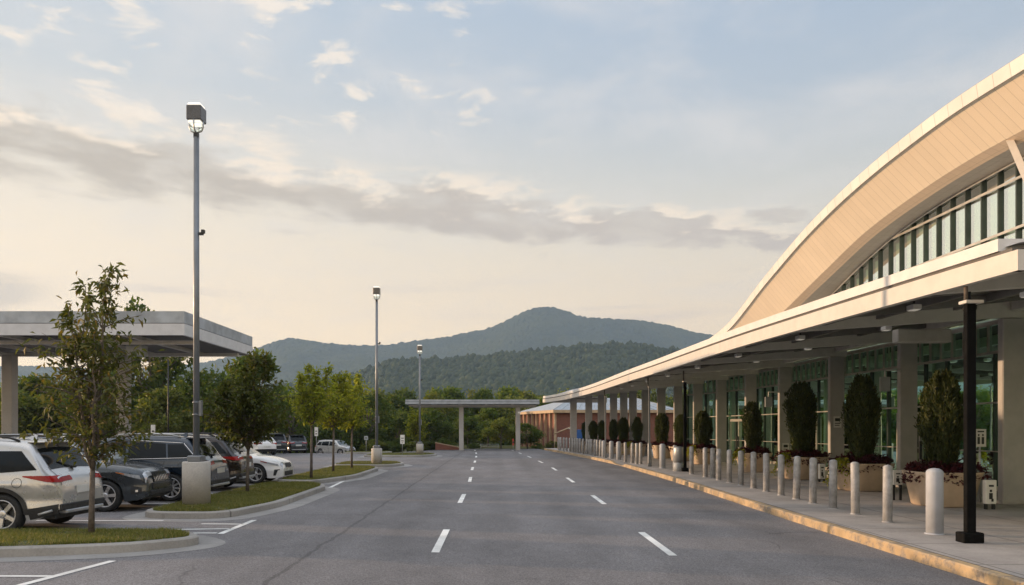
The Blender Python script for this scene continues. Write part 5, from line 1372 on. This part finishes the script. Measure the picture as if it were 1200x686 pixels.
# unseen trees added past the left edge to shade and streak the low sunlight
for i in range(9):
    Y = -22 + i*9.5; X = -47 + rr.uniform(-4, 4); H = rr.uniform(4.4, 6.0)
    T = tree_at(582 + 900*X/60, 60, 460, 'unseen added shade tree left of the car park, %s from the south end' % ordinal(i + 1), 'leaf_belt', rr.randrange(7), H*1.0, 'unseen shade trees added left of the car park')
    T.location = (X, Y, -.05)
    for c in T.children: c.scale.z = H

# ------------------------------------------------------------------ hills
def vnoise(x, y, seed=0):
    xi = np.floor(x).astype(int); yi = np.floor(y).astype(int); xf = x - xi; yf = y - yi
    u = xf*xf*(3-2*xf); v = yf*yf*(3-2*yf)
    def h(a, b): 
        n = (a*374761393 + b*668265263 + seed*69069) & 0x7fffffff; n = ((n ^ (n >> 13)) * 1274126177) & 0x7fffffff; return ((n ^ (n >> 16)) & 0xffff) / 65535.0
    return (h(xi, yi)*(1-u) + h(xi+1, yi)*u)*(1-v) + (h(xi, yi+1)*(1-u) + h(xi+1, yi+1)*u)*v
def fbm(x, y, o=5, seed=0):
    s = 0; a = .5
    for k in range(o): s = s + a*vnoise(x*2**k, y*2**k, seed+k); a *= .5
    return s
def crowns(x, y, cell, seed):
    """Height of a carpet of rounded tree crowns (0..1)."""
    gx = np.floor(x/cell).astype(int); gy = np.floor(y/cell).astype(int); best = np.zeros_like(x)
    for dx in (-1, 0, 1):
        for dy in (-1, 0, 1):
            ax = gx+dx; ay = gy+dy
            def h(s): 
                n = (ax*73856093 ^ ay*19349663 ^ (seed+s)*83492791) & 0x7fffffff; n = ((n ^ (n >> 13)) * 1274126177) & 0x7fffffff; return ((n ^ (n >> 15)) & 0xffff) / 65535.0
            px = (ax + h(1))*cell; py = (ay + h(2))*cell; hh = .45 + .55*h(3); rad = cell*(.55+.35*h(4))
            d2 = ((x-px)**2 + (y-py)**2)/rad**2; best = np.maximum(best, hh*np.sqrt(np.clip(1-d2, 0, 1)))
    return best
def heightfield(name, m, ridge, D0, D1, D2, a0, a1, na, nr, cell, ch, seed, base=-4.5, spur=.16):
    a = np.linspace(a0, a1, na); ds = np.concatenate([np.linspace(D0, D1, nr), np.linspace(D1, D2, max(6, nr//6))[1:]])
    A, Dd = np.meshgrid(a, ds); Xc = A*Dd
    zr = np.array([EYE + (503 - ridge(582 + 900*v))*D1/900 for v in a]) - base
    t = np.clip((Dd - D0)/(D1 - D0), 0, 1); back = np.clip((Dd - D1)/(D2 - D1), 0, 1)
    prof = t**1.15*(1 - .12*np.sin(np.pi*t)) * (1 - .7*back**1.5)
    f = fbm(Xc/(D1*.14), Dd/(D1*.22), 5, seed) - .5
    Zz = base + zr[None, :]*prof*(1 + spur*2*f*np.clip(1.15 - t, 0, 1)) 
    Zz = Zz + ch*crowns(Xc, Dd, cell, seed)*np.clip(t*8, 0, 1) - ch*.6
    nR, nC = A.shape; V = np.stack([Xc, Dd, Zz], -1).reshape(-1, 3)
    i = np.arange(nR-1)[:, None]*nC + np.arange(nC-1)[None, :]; F = np.stack([i, i+1, i+nC+1, i+nC], -1).reshape(-1, 4)
    me = bpy.data.meshes.new(name); me.vertices.add(len(V)); me.vertices.foreach_set('co', V.ravel().astype(np.float32)); me.loops.add(F.size); me.loops.foreach_set('vertex_index', F.ravel().astype(np.int32))
    me.polygons.add(len(F)); me.polygons.foreach_set('loop_start', np.arange(0, F.size, 4, dtype=np.int32)); me.polygons.foreach_set('use_smooth', np.zeros(len(F), bool)); me.materials.append(m); me.update(calc_edges=True)
    return struct(link(name, me)), (A, Dd, Zz)
RIDGE = interp([(-300, 432), (0, 428), (120, 432), (230, 425), (300, 408), (345, 398), (385, 401), (430, 404), (500, 397), (560, 386), (600, 371), (622, 364), (640, 362), (660, 365), (690, 373), (740, 375), (780, 380), (820, 389), (870, 398), (950, 405), (1100, 412), (1300, 420)])
heightfield('mountain', M['mount'], RIDGE, 1500, 2700, 3300, -.80, .62, 1300, 280, 12, 8, 3, spur=.42)
RIDGE2 = interp([(-300, 470), (200, 462), (400, 444), (430, 434), (456, 424), (500, 422), (583, 417), (640, 411), (700, 405), (735, 405), (787, 411), (860, 414), (1000, 420), (1300, 440)])
_, (A, Dd, Zz) = heightfield('wooded_hill', M['hill'], RIDGE2, 520, 1050, 1300, -.80, .62, 300, 80, 12, .1, 9, spur=.22)
def forest():
    """The far-off wood that covers the nearer hill: one mass of uneven crowns."""
    r = np.random.default_rng(77); n = 15000
    ia = r.uniform(.15*A.shape[1], A.shape[1]-1.01, n); idp = np.sqrt(r.uniform(0, 1, n)) * 80
    i0 = idp.astype(int).clip(0, A.shape[0]-2); j0 = ia.astype(int); 
    x = A[i0, j0]*Dd[i0, j0] + r.normal(0, 3, n); y = Dd[i0, j0] + r.normal(0, 3, n); z = Zz[i0, j0]
    import bmesh
    bm = bmesh.new(); bmesh.ops.create_icosphere(bm, subdivisions=2, radius=1.0); bm.verts.ensure_lookup_table()
    sv = np.array([v.co[:] for v in bm.verts]); sf = np.array([[v.index for v in f.verts] for f in bm.faces]); bm.free()
    lv = sv[sf]                       # (faces, 3, 3)
    out = []
    lobes = []
    for k in range(10):
        q = np.random.default_rng(k); disp = 1 + .30*np.sin(sv @ q.normal(0, 3.6, 3) + q.uniform(0, 6)) * np.sin(sv @ q.normal(0, 4.2, 3)) + q.normal(0, .10, len(sv)); lobes.append((sv*disp[:, None])[sf])
    sc = r.uniform(2.0, 4.2, n); hz = sc*r.uniform(1.0, 1.9, n)
    # indexed mesh so that each crown is one island
    me = bpy.data.meshes.new('forest'); nv = len(sv)
    VV = np.empty((n, nv, 3), np.float32)
    base = []
    for k in range(10):
        q = np.random.default_rng(k); disp = 1 + .30*np.sin(sv @ q.normal(0, 3.6, 3) + q.uniform(0, 6)) * np.sin(sv @ q.normal(0, 4.2, 3)) + q.normal(0, .10, len(sv)); base.append(sv*disp[:, None])
    for k in range(n): VV[k] = base[k % 10]*[sc[k], sc[k], hz[k]] + [x[k], y[k], z[k] + hz[k]*.15 - 2.5]
    F = (sf[None] + (np.arange(n)*nv)[:, None, None]).reshape(-1, 3)
    me.vertices.add(n*nv); me.vertices.foreach_set('co', VV.ravel()); me.loops.add(F.size); me.loops.foreach_set('vertex_index', F.ravel().astype(np.int32)); me.polygons.add(len(F)); me.polygons.foreach_set('loop_start', np.arange(0, F.size, 3, dtype=np.int32))
    me.materials.append(M['forest']); me.update(calc_edges=True); stuff(link('forest', me))
forest()

# ------------------------------------------------------------------ evening air
m, t, out = newmat('haze')
pv = t.n('ShaderNodeVolumePrincipled', {'Color': (.50, .69, 1.0, 1), 'Density': .00018, 'Anisotropy': .1})
t.t.links.new(pv.outputs[0], out.inputs['Volume'])
hz = MB().box(-2600, 2200, -320, 3500, -9, 640).build('haze', m); stuff(hz)

# ------------------------------------------------------------------ render settings
scn.render.engine = 'CYCLES'
scn.cycles.max_bounces = 8; scn.cycles.transparent_max_bounces = 12; scn.cycles.diffuse_bounces = 3; scn.cycles.glossy_bounces = 3; scn.cycles.volume_bounces = 0
scn.cycles.use_denoising = True
scn.cycles.sample_clamp_indirect = 6.0
scn.view_settings.view_transform = 'Standard'; scn.view_settings.look = 'None'; scn.view_settings.exposure = 0.40; scn.view_settings.gamma = 1.0; scn.view_settings.use_curve_mapping = False
